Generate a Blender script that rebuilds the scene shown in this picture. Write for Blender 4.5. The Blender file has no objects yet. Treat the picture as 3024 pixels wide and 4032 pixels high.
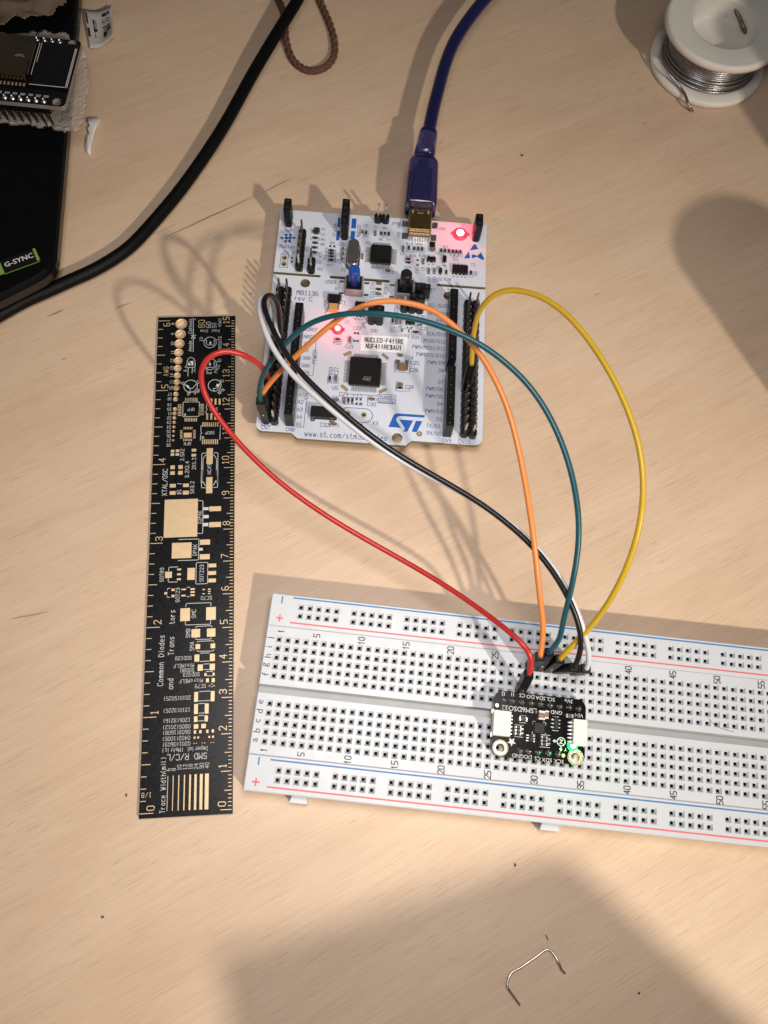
import bpy, bmesh, math, random
from mathutils import Vector, Matrix, Euler
random.seed(7)
scene = bpy.context.scene
K = 0.1                     # lengths below are written in millimetres, one Blender unit is one centimetre
scene.unit_settings.system = 'METRIC'; scene.unit_settings.scale_length = 0.01
# ------------------------------------------------------------------ camera
cam_data = bpy.data.cameras.new('camera'); cam = bpy.data.objects.new('camera', cam_data)
scene.collection.objects.link(cam); scene.camera = cam
cam.location = (5.59558, 0.39740, 24.14473)
cam.rotation_euler = (0.3221, -0.0441, -0.0518)
cam_data.sensor_fit = 'HORIZONTAL'; cam_data.sensor_width = 36.0; cam_data.lens = 38.663
cam_data.clip_start = 0.5; cam_data.clip_end = 500
cam_data.dof.use_dof = True; cam_data.dof.focus_distance = 25.2; cam_data.dof.aperture_fstop = 0.42
scene.render.resolution_x = 768; scene.render.resolution_y = 1024
# ------------------------------------------------------------------ room light: dim even walls and ceiling, lamps behind the viewer
world = bpy.data.worlds.new('World'); scene.world = world; world.use_nodes = True
bg = world.node_tree.nodes['Background']
bg.inputs[0].default_value = (1.0, 0.96, 0.93, 1); bg.inputs[1].default_value = 0.08
def area_lamp(name, loc, target, size, power, col, shape='DISK', size_y=None):
    d = bpy.data.lights.new(name, 'AREA'); d.shape = shape; d.size = size; d.energy = power; d.color = col
    if size_y: d.size_y = size_y
    o = bpy.data.objects.new(name, d); scene.collection.objects.link(o)
    o.location = loc; o.rotation_euler = (Vector(target) - Vector(loc)).to_track_quat('-Z', 'Y').to_euler()
    return o
desk = area_lamp('desk_lamp', (51.8, -58.5, 65.0), (10.5, 0, 0), 3.6, 5600, (1.0, 0.90, 0.75))
desk.data.spread = math.radians(45)
over = area_lamp('overhead_lamp', (7.5, 5.0, 33), (7.2, 4.2, 0), 13, 2900, (1.0, 0.95, 0.93))
over.data.spread = math.radians(104)
scene.view_settings.view_transform = 'Standard'; scene.view_settings.look = 'None'
scene.view_settings.exposure = 0.0; scene.view_settings.gamma = 1.0; scene.view_settings.use_curve_mapping = False
scene.render.engine = 'CYCLES'
# ------------------------------------------------------------------ measured positions (millimetres)
RULER_PADS=[(14.62,41.38,1.39,2.03),(19.03,41.38,1.39,2.1),(15.63,38.6,1.43,1.81),(19.04,38.64,1.46,1.88),(17.15,36.6,0.62,0.81),(19.45,36.58,0.62,0.8),(17.73,34.91,0.81,1.08),(19.36,34.88,0.85,1.15),(18.25,33.33,0.27,0.34),(19.65,33.34,0.32,0.3),(14.62,30.42,1.08,2.73),(19.26,30.43,1.08,2.82),(14.65,27.07,1.05,2.76),(17.64,27.07,1.08,2.75),(14.62,24.3,0.98,1.57),(17.55,24.34,0.93,1.61),(14.76,22.28,1.24,1.22),(16.84,22.31,1.25,1.17),(14.48,20.8,0.63,0.89),(15.99,20.81,0.63,0.84),(17.92,20.81,0.61,0.89),(19.43,20.84,0.61,0.86),(14.4,19.26,0.49,0.57),(15.41,19.27,0.49,0.55),(18.48,19.27,0.48,0.55),(19.5,19.27,0.52,0.58),(14.28,17.73,0.25,0.22),(14.96,17.74,0.24,0.22),(16.6,17.75,0.27,0.18),(17.29,17.73,0.27,0.22),(18.96,17.71,0.24,0.22),(19.63,17.74,0.25,0.2),(9.01,83.92,9.99,12.09),(19.27,86.52,3.54,1.53),(19.3,81.46,3.54,1.59),(9.5,73.7,5.81,4.83),(16.37,76.03,3.0,1.62),(16.36,71.47,2.98,1.6),(5.82,66.34,1.99,1.94),(8.9,67.87,1.19,0.52),(8.9,66.38,1.16,0.58),(8.88,64.88,1.13,0.57),(12.44,66.36,2.17,3.64),(18.67,68.69,2.26,1.12),(18.63,66.38,2.28,1.14),(18.64,64.11,2.23,1.15),(7.3,61.74,0.93,0.72),(5.21,60.79,0.83,0.73),(7.33,59.88,0.87,0.72),(10.4,61.75,1.26,0.44),(10.37,59.88,1.25,0.47),(12.99,61.73,1.25,0.52),(13.0,60.83,1.23,0.52),(13.0,59.89,1.21,0.54),(16.24,61.45,0.76,0.31),(16.21,60.17,0.76,0.26),(17.88,61.5,0.78,0.34),(17.87,60.83,0.78,0.31),(17.86,60.17,0.75,0.28),(10.99,54.17,2.81,3.79),(18.45,54.21,2.8,3.76),(14.18,48.57,2.47,2.44),(18.6,48.58,2.42,2.4),(14.83,44.67,1.3,1.41),(19.13,44.69,1.31,1.35),(6.28,94.47,1.8,1.13),(10.29,94.47,1.77,1.13),(6.31,92.1,1.77,1.17),(10.29,92.07,1.78,1.23),(17.38,94.26,1.91,5.28),(5.9,105.98,1.08,0.84),(7.41,106.01,1.08,0.85),(5.88,104.8,1.08,0.84),(7.39,104.8,1.08,0.84),(12.48,106.06,1.37,0.93),(12.46,104.38,1.4,0.87),(6.06,100.55,1.34,1.22),(8.48,100.55,1.36,1.22),(6.08,98.64,1.36,1.16),(8.47,98.66,1.38,1.21),(17.37,103.93,1.93,5.27),(10.43,111.23,2.42,1.6),(16.37,122.63,0.59,2.11),(17.64,122.6,0.6,2.12),(18.93,122.56,0.59,2.12),(20.21,122.52,0.59,2.12),(16.38,117.45,0.62,2.25),(17.66,117.41,0.61,2.25),(18.93,117.38,0.61,2.25),(20.2,117.34,0.61,2.25),(15.08,114.77,0.37,1.48),(15.74,114.75,0.37,1.48),(16.4,114.72,0.36,1.48),(17.06,114.7,0.36,1.48),(17.72,114.68,0.36,1.49),(18.38,114.66,0.37,1.48),(19.04,114.64,0.37,1.49),(19.7,114.62,0.37,1.48),(15.11,108.84,0.37,1.64),(15.77,108.82,0.36,1.65),(16.42,108.8,0.37,1.65),(17.07,108.78,0.36,1.65),(17.73,108.76,0.36,1.65),(18.38,108.74,0.36,1.65),(19.04,108.72,0.37,1.64),(19.69,108.69,0.36,1.64),(9.45,123.6,0.27,1.15),(9.96,123.58,0.27,1.16),(10.48,123.57,0.27,1.15),(10.99,123.55,0.27,1.16),(11.52,123.54,0.27,1.16),(12.03,123.52,0.27,1.15),(12.54,123.51,0.27,1.16),(13.06,123.49,0.27,1.15),(9.47,116.56,0.27,1.21),(9.98,116.55,0.27,1.22),(10.49,116.53,0.27,1.21),(11.0,116.51,0.26,1.22),(11.52,116.49,0.27,1.22),(12.03,116.48,0.27,1.21),(12.54,116.46,0.27,1.22),(13.05,116.45,0.27,1.22),(7.64,121.81,1.18,0.25),(7.65,121.27,1.18,0.24),(7.67,120.74,1.17,0.25),(7.68,120.21,1.17,0.25),(7.69,119.68,1.17,0.24),(7.71,119.15,1.17,0.25),(7.72,118.62,1.17,0.25),(7.74,118.09,1.17,0.25),(14.68,121.75,1.18,0.25),(14.69,121.23,1.18,0.25),(14.7,120.72,1.18,0.25),(14.71,120.2,1.18,0.24),(14.72,119.68,1.17,0.24),(14.73,119.16,1.18,0.24),(14.74,118.64,1.17,0.24),(14.75,118.13,1.17,0.25),(9.25,113.67,0.25,0.8),(9.74,113.66,0.24,0.81),(10.23,113.64,0.24,0.81),(10.71,113.63,0.25,0.81),(11.2,113.61,0.24,0.81),(11.69,113.6,0.24,0.81),(9.23,109.67,0.24,0.8),(9.71,109.66,0.25,0.8),(10.2,109.64,0.24,0.8),(10.68,109.62,0.24,0.8),(11.17,109.61,0.24,0.79),(11.65,109.59,0.24,0.8),(8.41,112.78,0.78,0.25),(8.42,112.27,0.78,0.24),(8.43,111.76,0.78,0.24),(8.44,111.25,0.78,0.24),(8.46,110.75,0.77,0.24),(8.47,110.24,0.78,0.23),(12.48,112.78,0.78,0.24),(12.49,112.27,0.78,0.24),(12.5,111.77,0.78,0.24),(12.51,111.25,0.78,0.24),(12.52,110.75,0.77,0.24),(12.53,110.25,0.78,0.24)]
RULER_TRACES=[(7.36,4.89,0.15,9.07),(8.83,4.91,0.2,9.11),(10.36,4.91,0.25,9.16),(11.89,4.92,0.3,9.2),(13.42,4.9,0.46,9.2),(14.91,4.9,0.61,9.22),(16.45,4.89,0.76,9.25),(17.98,4.88,1.02,9.27)]
RULER_BARS=[(16.49,86.65,1.56,0.91),(16.56,84.1,1.61,1.01),(16.5,81.57,1.55,1.04),(15.15,73.85,1.15,0.81)]
RULER_HOLES=[(7.47,151.13,1.74),(7.26,147.29,1.56),(7.05,143.8,1.46),(6.88,140.53,1.33),(6.81,137.55,1.23),(6.71,134.78,1.1),(6.65,132.17,1.0),(6.54,129.8,0.92),(6.48,127.71,0.85),(6.39,125.59,0.74),(6.34,123.75,0.67),(6.28,120.31,0.59),(6.18,118.76,0.54),(6.15,117.22,0.51),(6.14,115.71,0.46),(6.09,114.12,0.41),(6.06,112.63,0.36),(6.03,111.08,0.33),(6.02,109.57,0.31),(5.99,108.03,0.28)]
RULER_LINES=[[(15.5,31.85),(18.52,31.87)],[(15.47,29.24),(18.44,29.26)],[(15.42,28.5),(16.97,28.54)],[(15.47,25.87),(16.9,25.91)],[(15.37,25.2),(16.91,25.24)],[(15.3,23.75),(16.82,23.75)],[(15.62,42.75),(18.09,42.71)],[(15.62,40.36),(18.12,40.37)],[(16.67,39.55),(18.13,39.6)],[(16.58,38.0),(18.13,37.97)],[(17.33,37.43),(19.25,37.37)],[(17.42,36.23),(19.2,36.08)],[(18.72,33.76),(19.18,33.8)],[(18.8,33.06),(19.24,33.09)],[(14.16,89.33),(15.54,89.23),(15.64,78.77),(14.17,78.88)],[(8.57,77.14),(14.56,77.1),(14.51,70.56),(8.54,70.59)],[(13.89,69.76),(17.32,69.7),(17.29,63.2),(13.89,63.21),(13.89,69.76)],[(5.84,67.65),(5.86,68.63),(8.46,68.68)],[(5.79,65.16),(5.77,64.12),(8.41,64.09)],[(11.1,56.53),(11.21,57.47),(18.46,57.42),(18.39,56.47)],[(11.13,52.12),(11.08,51.11),(18.35,51.05),(18.4,52.18)],[(14.07,50.1),(14.14,50.55),(18.72,50.6),(18.68,50.15)],[(14.13,47.15),(14.14,46.73),(18.65,46.7),(18.65,47.13)],[(14.65,45.88),(14.72,46.18),(19.33,46.17),(19.33,45.8)],[(14.64,43.64),(14.72,43.27),(19.37,43.23),(19.36,43.68)],[(14.97,99.41),(14.99,93.51),(16.17,93.41)],[(19.96,99.24),(19.9,93.42),(18.66,93.46)],[(15.29,99.4),(15.3,95.7),(16.22,94.11)],[(19.51,99.25),(19.45,95.84),(18.65,94.22)],[(5.64,61.78),(5.68,62.22),(6.38,62.27)],[(5.62,59.97),(5.58,59.59),(6.33,59.51)],[(11.39,62.32),(12.15,62.32)],[(11.38,59.53),(12.13,59.52)],[(7.71,95.12),(8.95,94.93)],[(7.73,91.74),(8.95,91.78)],[(16.27,105.0),(14.95,104.94),(14.88,95.2)],[(18.68,105.0),(19.89,104.96),(19.88,95.02)],[(16.28,104.42),(15.69,103.79),(15.35,102.75),(15.31,95.19)],[(18.52,104.35),(19.18,103.54),(19.51,102.61),(19.45,95.04)],[(8.7,122.72),(13.86,122.62),(13.8,117.57),(8.72,117.62),(8.7,122.72)],[(14.54,114.39),(14.46,112.3),(14.83,111.89),(14.43,111.31),(14.39,109.37)],[(20.4,114.31),(20.52,113.99),(20.45,109.44)],[(16.14,121.4),(16.03,120.5),(16.35,120.08),(16.04,119.54),(15.99,118.59)],[(11.36,153.09),(11.51,140.75)],[(10.71,145.66),(12.12,145.63),(11.44,146.8),(10.71,145.66)],[(10.68,146.82),(12.2,146.78)],[(11.95,152.93),(11.96,152.49)],[(9.56,135.4),(9.59,136.96),(9.87,137.94),(10.36,138.5),(10.91,138.71),(11.49,138.41),(12.0,137.74),(12.22,136.74),(12.23,135.05),(9.57,134.98),(9.07,135.05),(9.06,135.42),(9.55,135.49)],[(10.07,134.82),(10.01,131.87)],[(11.39,134.79),(11.3,132.96)],[(10.35,127.55),(11.71,127.51)],[(10.9,127.53),(10.77,125.6)],[(11.71,127.64),(12.87,129.14)],[(10.35,127.68),(9.09,128.97)],[(8.34,128.99),(8.89,128.92)],[(12.97,129.14),(13.91,129.39)],[(18.03,127.18),(19.76,127.41)],[(19.63,127.69),(20.36,129.2)],[(18.28,127.17),(18.41,126.48)],[(20.36,129.48),(21.35,129.53)],[(13.5,144.81),(15.02,144.77)],[(18.81,144.87),(20.45,144.89)],[(16.05,143.07),(18.07,143.1),(17.96,142.16)],[(15.72,144.81),(15.74,143.37)],[(18.22,144.8),(18.24,143.36)],[(19.03,136.84),(20.41,136.86)],[(15.8,134.8),(18.43,134.87)],[(15.98,134.8),(16.09,132.54)],[(15.85,136.84),(15.87,135.37)],[(18.28,136.86),(18.3,135.3)]]
RULER_CIRCLES=[(10.96,128.28,2.15),(18.58,128.33,2.05),(16.92,143.97,2.0),(17.04,135.99,2.0),(9.39,118.31,0.26),(15.15,110.28,0.31)]
RULER_FILLS=[[(10.02,137.09),(10.79,136.08),(10.8,135.74),(10.05,135.76)],[(10.39,137.22),(11.64,137.33),(11.62,135.71),(11.07,135.73),(11.06,136.35)],[(9.34,128.82),(10.33,128.52),(10.6,127.68),(9.85,127.84)],[(19.25,128.81),(20.24,128.79),(20.0,127.82),(19.01,127.85)],[(16.55,143.63),(16.99,144.55),(17.46,143.61),(17.18,143.56),(17.13,143.27),(16.86,143.28),(16.83,143.57)],[(16.54,135.92),(16.95,136.81),(17.41,135.89),(17.16,135.84),(17.12,135.39),(16.79,135.4),(16.79,135.85)]]
RULER_TEXT=[('Trace Width',6.13,4.99,90,1.3),('(mil)',6.04,12.39,90,1.3),('6',7.44,11.1,90,1.05),('8',8.86,11.07,90,1.05),('10',10.42,11.57,90,1.05),('12',11.95,11.62,90,1.05),('18',13.46,11.63,90,1.05),('24',14.98,11.62,90,1.05),('30',16.51,11.64,90,1.05),('40',17.98,11.68,90,1.05),('SMD R/C/L',12.4,14.27,180,1.55),('Imperial (Metric)',11.91,16.21,180,1.05),('0201(0603)',9.52,17.79,180,1.0),('0402(1005)',9.43,19.33,180,1.0),('0603(1608)',9.48,20.94,180,1.0),('0805(2012)',9.44,22.44,180,1.0),('1206(3216)',9.39,24.2,180,1.0),('1210(3225)',9.32,26.99,180,1.0),('2010(5025)',9.41,30.32,180,1.0),('SC79',15.79,33.39,180,1.0),('MicroMELF',13.07,34.98,180,1.0),('SOD323',13.15,36.77,180,1.0),('SOD80',11.97,38.05,180,1.0),('MiniMELF',10.9,39.37,180,1.0),('SOD128',10.8,41.52,180,1.0),('1/8',1.64,4.74,180,1.2),('0',22.15,1.4,90,2.0),('1',22.2,11.31,90,2.0),('2',22.18,21.46,90,2.0),('3',22.13,31.54,90,2.0),('4',22.1,41.47,90,2.0),('0',2.97,1.32,90,2.0),('1',3.13,26.64,90,2.0),('Common Diodes',4.45,41.13,90,1.5),('and',7.3,34.39,90,1.5),('Trans',7.21,45.16,90,1.5),('tors',7.25,53.61,90,1.5),('2',3.09,52.29,90,2.0),('3',2.66,77.64,90,2.0),('5',22.19,51.59,90,2.0),('6',22.48,61.6,90,2.0),('7',22.27,71.5,90,2.0),('8',22.69,81.77,90,2.0),('9',22.35,91.5,90,2.0),('5X3.2',12.17,93.69,90,1.1),('20',8.28,92.43,180,1.0),('D2PAK',14.64,84.0,90,1.05),('DPAK',13.43,73.73,90,1.15),('SOT223',15.54,66.47,90,1.1),('SOT89',3.87,66.42,90,1.1),('SOT23',8.69,60.1,90,1.1),('SC70',17.06,58.9,180,1.05),('SMC',13.49,54.33,90,1.15),('SMB',11.95,48.68,90,1.15),('SMA',13.14,44.83,90,1.15),('XTAL/OSC',3.83,95.68,90,1.4),('10',22.25,102.52,90,2.0),('11',22.24,112.32,90,2.0),('12',22.23,122.5,90,2.0),('13',22.15,132.65,90,2.0),('14',22.07,142.33,90,2.0),('15',22.04,152.24,90,1.9),('4',2.76,103.05,90,2.0),('5',2.81,128.46,90,2.0),('6',2.74,150.96,90,2.0),('AWG',3.01,133.76,90,1.5),('8',4.75,151.2,90,0.95),('9',4.81,147.41,90,0.95),('10',4.83,143.88,90,0.95),('11',4.88,140.64,90,0.95),('12',4.81,137.66,90,0.95),('13',4.84,134.97,90,0.95),('14',4.84,132.36,90,0.95),('15',4.86,129.93,90,0.95),('16',4.8,127.85,90,0.95),('17',4.42,125.59,180,0.9),('18',4.42,123.94,180,0.9),('19',4.48,121.94,180,0.9),('20',4.47,120.39,180,0.9),('21',4.69,118.81,180,0.9),('22',4.49,117.27,180,0.9),('23',4.54,115.76,180,0.9),('24',4.54,114.17,180,0.9),('25',4.51,112.68,180,0.9),('26',4.55,111.15,180,0.9),('27',4.6,109.64,180,0.9),('28',4.65,108.02,180,0.9),('2.5X2',8.9,104.59,90,1.1),('3.2X2.4',10.5,99.66,90,1.1),('2X1.2',12.56,101.54,90,1.1),('HC49',17.32,99.56,90,1.1),('QFP',11.26,120.1,180,0.95),('SOIC',18.37,120.02,180,0.9),('SSOP',17.26,111.81,180,0.95),('QFN',10.42,108.31,180,0.95),('Anode',10.47,142.79,90,1.1),('Cathode',10.41,150.18,90,1.1),('80',14.02,150.97,90,2.0),('60',16.32,150.53,90,1.5),('50',18.15,150.28,90,1.25),('40mil',19.93,151.26,90,0.95),('Font Size',16.78,148.27,180,0.95),('A',9.09,133.87,90,1.0),('C',12.2,133.92,0,1.0),('E',8.28,129.69,90,1.0),('C',13.52,130.1,90,1.0),('B',10.28,125.53,0,1.0),('PNP',13.1,126.22,40,1.0),('NPN',20.64,126.13,40,1.0),('E',20.85,130.16,90,1.0),('D',13.99,145.67,90,1.0),('S',20.06,145.71,90,1.0),('NMOS',20.09,142.96,90,1.0),('D',20.02,137.52,90,1.0),('G',17.03,132.8,90,1.0),('PMOS',19.31,134.28,70,1.0)]
N_COMPS=[('R',12.77,75.46,0),('D',12.67,73.92,0),('R',12.52,71.75,0),('R',12.68,69.8,0),('R',12.61,67.96,0),('R',12.66,66.02,0),('P',17.81,69.08,0),('P',19.14,69.06,0),('R',18.28,67.29,0),('R',18.37,66.13,0),('R',18.45,64.97,0),('R',18.56,63.56,0),('C',22.2,67.9,1),('C',22.23,65.95,1),('C',22.26,64.02,1),('C',28.72,65.88,1),('P',5.56,63.33,0),('P',5.58,61.91,0),('C',28.14,75.2,1),('R',29.4,75.31,1),('C',32.57,75.43,1),('R',34.51,75.45,1),('R',35.79,75.56,1),('R',37.09,75.52,1),('C',42.18,70.08,1),('R',44.06,70.56,1),('R',46.0,70.42,1),('R',47.29,70.53,1),('R',48.58,70.49,1),('R',55.08,70.43,1),('R',56.34,70.45,1),('R',57.61,70.43,1),('R',58.9,70.35,1),('R',60.19,70.4,1),('R',61.48,70.42,1),('R',44.19,66.16,0),('R',44.25,64.85,0),('P',47.26,66.12,0),('P',47.34,64.25,0),('C',49.15,65.66,1),('C',51.16,62.09,1),('C',53.02,62.25,1),('R',57.01,62.13,1),('R',65.27,62.54,1),('C',37.67,60.92,0),('C',34.94,55.7,0),('R',34.93,53.64,0),('C',34.91,51.74,0),('R',40.2,42.24,1),('C',41.4,42.2,1),('C',42.69,42.31,1),('P',48.6,41.51,0),('P',49.47,41.53,0),('R',47.85,38.62,0),('P',28.24,36.72,0),('P',29.23,36.75,0),('C',26.81,34.22,1),('P',28.31,33.92,0),('P',29.29,33.95,0),('R',22.81,34.03,0),('R',21.44,19.8,1),('C',23.39,19.96,1),('C',23.95,12.41,0),('C',26.58,12.5,1),('R',27.81,12.71,1),('R',29.07,12.69,1),('P',30.37,13.27,0),('P',31.62,13.32,0),('P',30.46,11.85,0),('P',31.65,11.89,0),('C',35.05,13.52,0),('C',43.2,29.66,0),('C',43.71,19.38,0),('R',43.65,18.28,0),('C',23.92,4.14,0),('P',31.04,4.8,0),('P',32.33,4.78,0)]
N_BLOCKS=[('bluebar',20.01,78.78,0.84,3.84),('bluebar',20.09,73.48,1.14,3.8),('bluebar',25.05,78.83,1.56,3.98),('bluebar',25.01,74.18,1.44,3.15),('diode',51.91,72.47,1.87,1.97),('tan',51.99,70.47,1.88,2.21),('sot',51.8,66.36,2.93,2.18),('sotv',56.2,66.74,1.33,3.13),('ovaldiode',55.01,62.27,1.33,2.48),('soic',61.52,63.14,5.19,4.5),('usbpad',42.52,80.36,2.29,3.54),('usbpad',52.49,80.44,2.03,3.55),('usbpad',42.47,75.36,2.01,3.51),('usbpad',52.21,75.43,2.02,3.51),('blackbox',20.76,48.22,3.73,2.58),('tanbox',20.64,44.84,3.47,3.14),('regulator',29.16,45.32,3.23,7.14),('smallblack',32.97,46.36,1.62,1.57),('smallblack',36.1,46.34,2.25,1.72),('jumperbox',34.52,41.34,5.2,4.25),('jumperbase',45.99,46.74,7.76,3.44),('sot',45.84,41.85,2.99,1.99),('clearled',44.49,38.76,2.35,1.07),('leg',22.46,55.07,1.88,1.32),('leg',31.17,55.23,1.64,1.32),('leg',22.17,50.51,1.62,1.16),('leg',31.08,50.54,1.63,1.3),('leg',39.01,55.31,1.64,1.32),('leg',47.76,55.03,2.02,1.32),('pad25',42.6,27.5,1.32,1.78),('pad25',45.44,27.61,1.32,1.77),('bigcap',44.07,25.4,3.4,2.58)]
N_TAN=[(26.38,29.17,30),(38.47,29.1,-40),(26.26,16.91,-40),(38.35,16.9,30)]
N_TEXT=[('GND',3.17,73.81,0,1.0,'C'),('Nucleo',3.52,67.68,0,1.2,'C'),('JP4',3.09,65.23,0,1.0,'C'),('CN4',8.13,58.55,0,1.1,'C'),('TX',14.38,62.43,0,1.1,'C'),('RX',15.14,59.8,0,1.1,'C'),('R1',15.03,75.54,0,0.9,'C'),('D1',15.14,73.56,0,0.9,'C'),('R5',15.16,71.41,0,0.9,'C'),('R8',15.17,69.57,0,0.9,'C'),('R22',14.84,65.43,90,0.9,'C'),('R27',18.31,61.66,0,0.9,'C'),('R9',18.42,70.38,0,0.9,'C'),('CN2',21.81,70.21,0,1.1,'C'),('X1',22.86,60.21,0,1.1,'C'),('U2',30.35,71.63,0,1.0,'C'),('C7',28.97,67.85,0,0.9,'C'),('ST-LINK',18.9,75.75,90,1.0,'C'),('NUCLEO',26.8,75.93,90,1.0,'C'),('R23',16.19,64.52,90,0.9,'C'),('R14',16.51,67.4,90,0.9,'C'),('C6',20.58,65.94,90,0.9,'C'),('C8',20.86,63.64,90,0.9,'C'),('SB2',5.89,65.68,90,0.7,'C'),('R21',10.35,67.37,90,0.9,'C'),('R4',35.62,77.8,0,0.9,'C'),('C1',32.56,77.78,0,0.9,'C'),('R6',34.52,73.28,0,0.9,'C'),('R7',37.21,73.29,0,0.9,'C'),('R15',44.3,72.33,0,1.0,'C'),('R17',47.66,72.56,0,1.0,'C'),('R16',45.58,67.79,0,0.9,'C'),('R18',48.65,68.0,0,0.9,'C'),('C4',42.09,68.18,0,0.9,'C'),('CN1',55.05,79.38,0,1.0,'C'),('U1',54.29,64.01,0,0.9,'C'),('T1',56.55,64.11,0,0.9,'C'),('T2',65.86,65.96,0,1.0,'C'),('D3',54.85,59.31,0,1.0,'C'),('R28',57.5,59.48,0,1.0,'C'),('SB1',66.82,62.51,-90,0.9,'C'),('C12',51.15,58.99,90,0.9,'C'),('C13',53.13,59.1,90,0.9,'C'),('C10',47.17,62.05,90,0.9,'C'),('C9',49.27,62.86,90,0.9,'C'),('R24',44.07,63.03,0,0.9,'C'),('R25',44.23,67.05,0,0.9,'C'),('C11',40.07,60.66,0,1.0,'C'),('PWR',40.4,79.52,90,1.0,'C'),('USB',40.43,75.59,90,1.0,'C'),('C3',53.82,69.53,0,0.8,'C'),('R10',59.76,68.47,0,0.8,'C'),('R12',60.06,67.3,0,0.8,'C'),('R11',56.42,72.23,0,0.8,'C'),('C2',29.15,78.34,0,0.9,'C'),('JP1',38.79,80.08,0,1.0,'C'),('USER',19.05,55.21,0,1.15,'C'),('B1',21.32,52.77,0,1.1,'C'),('RESET',51.69,55.07,0,1.1,'C'),('U3',25.37,40.67,0,1.0,'C'),('C22',28.86,38.6,0,1.1,'C'),('JP6',30.88,39.9,90,1.1,'C'),('IDD',34.34,38.12,0,1.1,'C'),('SB2',40.0,39.1,90,0.95,'C'),('C17',41.36,39.21,90,0.95,'C'),('C19',42.71,39.47,90,0.95,'C'),('U4',45.8,40.0,0,1.1,'C'),('C20',49.47,44.53,0,1.1,'C'),('C21',50.52,40.25,0,1.1,'C'),('LD2',44.57,37.08,0,1.1,'C'),('R31',47.8,36.86,0,1.1,'C'),('R32',22.81,32.69,0,1.1,'C'),('C23',26.74,31.7,0,1.1,'C'),('C14',32.83,54.93,90,1.1,'C'),('C15',32.9,51.66,90,1.1,'C'),('R29',37.22,53.4,90,1.1,'C'),('E5V',41.1,46.67,90,1.1,'C'),('U5',23.37,16.69,0,1.2,'C'),('C29',26.16,14.74,0,1.2,'C'),('C31',23.77,13.36,0,1.1,'C'),('C30',35.1,11.92,0,1.2,'C'),('C24',46.2,29.28,0,1.1,'C'),('C25',48.05,27.57,0,1.2,'C'),('C26',47.99,24.97,0,1.2,'C'),('C28',46.73,18.89,0,1.1,'C'),('L1',46.23,17.83,0,1.0,'C'),('R33',21.56,22.5,90,1.2,'C'),('C27',23.3,22.63,90,1.2,'C'),('C32',21.0,3.81,0,1.2,'C'),('X3',36.63,5.58,0,1.2,'C'),('R34',37.8,13.97,90,1.1,'C'),('R36',39.03,13.95,90,1.1,'C'),('R35',40.36,13.98,90,1.1,'C'),('R37',41.65,14.03,90,1.1,'C'),('SCL/D15',57.76,49.22,0,1.15,'R'),('SDA/D14',57.85,46.35,0,1.15,'R'),('AVDD',57.88,43.7,0,1.15,'R'),('GND',57.83,41.24,0,1.15,'R'),('SCK/D13',57.71,38.56,0,1.15,'R'),('MISO/D12',57.66,35.89,0,1.15,'R'),('PWM/MOSI/D11',57.56,33.38,0,1.15,'R'),('PWM/CS/D10',57.52,30.75,0,1.15,'R'),('PWM/D9',57.55,28.14,0,1.15,'R'),('D8',57.53,25.49,0,1.15,'R'),('D7',57.49,21.39,0,1.15,'R'),('PWM/D6',57.47,18.84,0,1.15,'R'),('PWM/D5',57.48,16.25,0,1.15,'R'),('D4',57.44,13.64,0,1.15,'R'),('PWM/D3',57.48,11.05,0,1.15,'R'),('D2',57.43,8.5,0,1.15,'R'),('TX/D1',56.87,5.99,0,1.15,'R'),('RX/D0',57.35,3.51,0,1.15,'R'),('CN9',59.1,1.44,0,1.2,'C'),('CN10',64.6,1.34,0,1.2,'C'),('CN7',2.94,1.52,0,1.2,'C'),('CN8',10.6,1.47,0,1.2,'C'),('A0',12.17,16.2,0,1.15,'L'),('A1',12.17,13.6,0,1.15,'L'),('A2',12.1,11.01,0,1.15,'L'),('A3',12.05,8.43,0,1.15,'L'),('A4',12.09,5.89,0,1.15,'L'),('A5',12.09,3.35,0,1.15,'L'),('VIN',12.23,21.38,0,1.15,'L'),('GND',12.14,23.84,0,1.15,'L'),('GND',12.21,26.51,0,1.15,'L'),('5V',12.21,29.2,0,1.15,'L'),('3V3',12.12,31.62,0,1.15,'L'),('NRST',11.97,34.2,0,1.15,'L'),('IOREF',12.02,36.94,0,1.15,'L'),('POWER',16.01,27.09,90,1.25,'C'),('AIN',14.56,13.01,90,1.1,'C'),('MB1136',11.84,50.31,0,1.55,'C'),('rev C',10.68,48.15,0,1.55,'C')]
N_URL=((15.04,0.47),(40.64,0.78))
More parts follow.
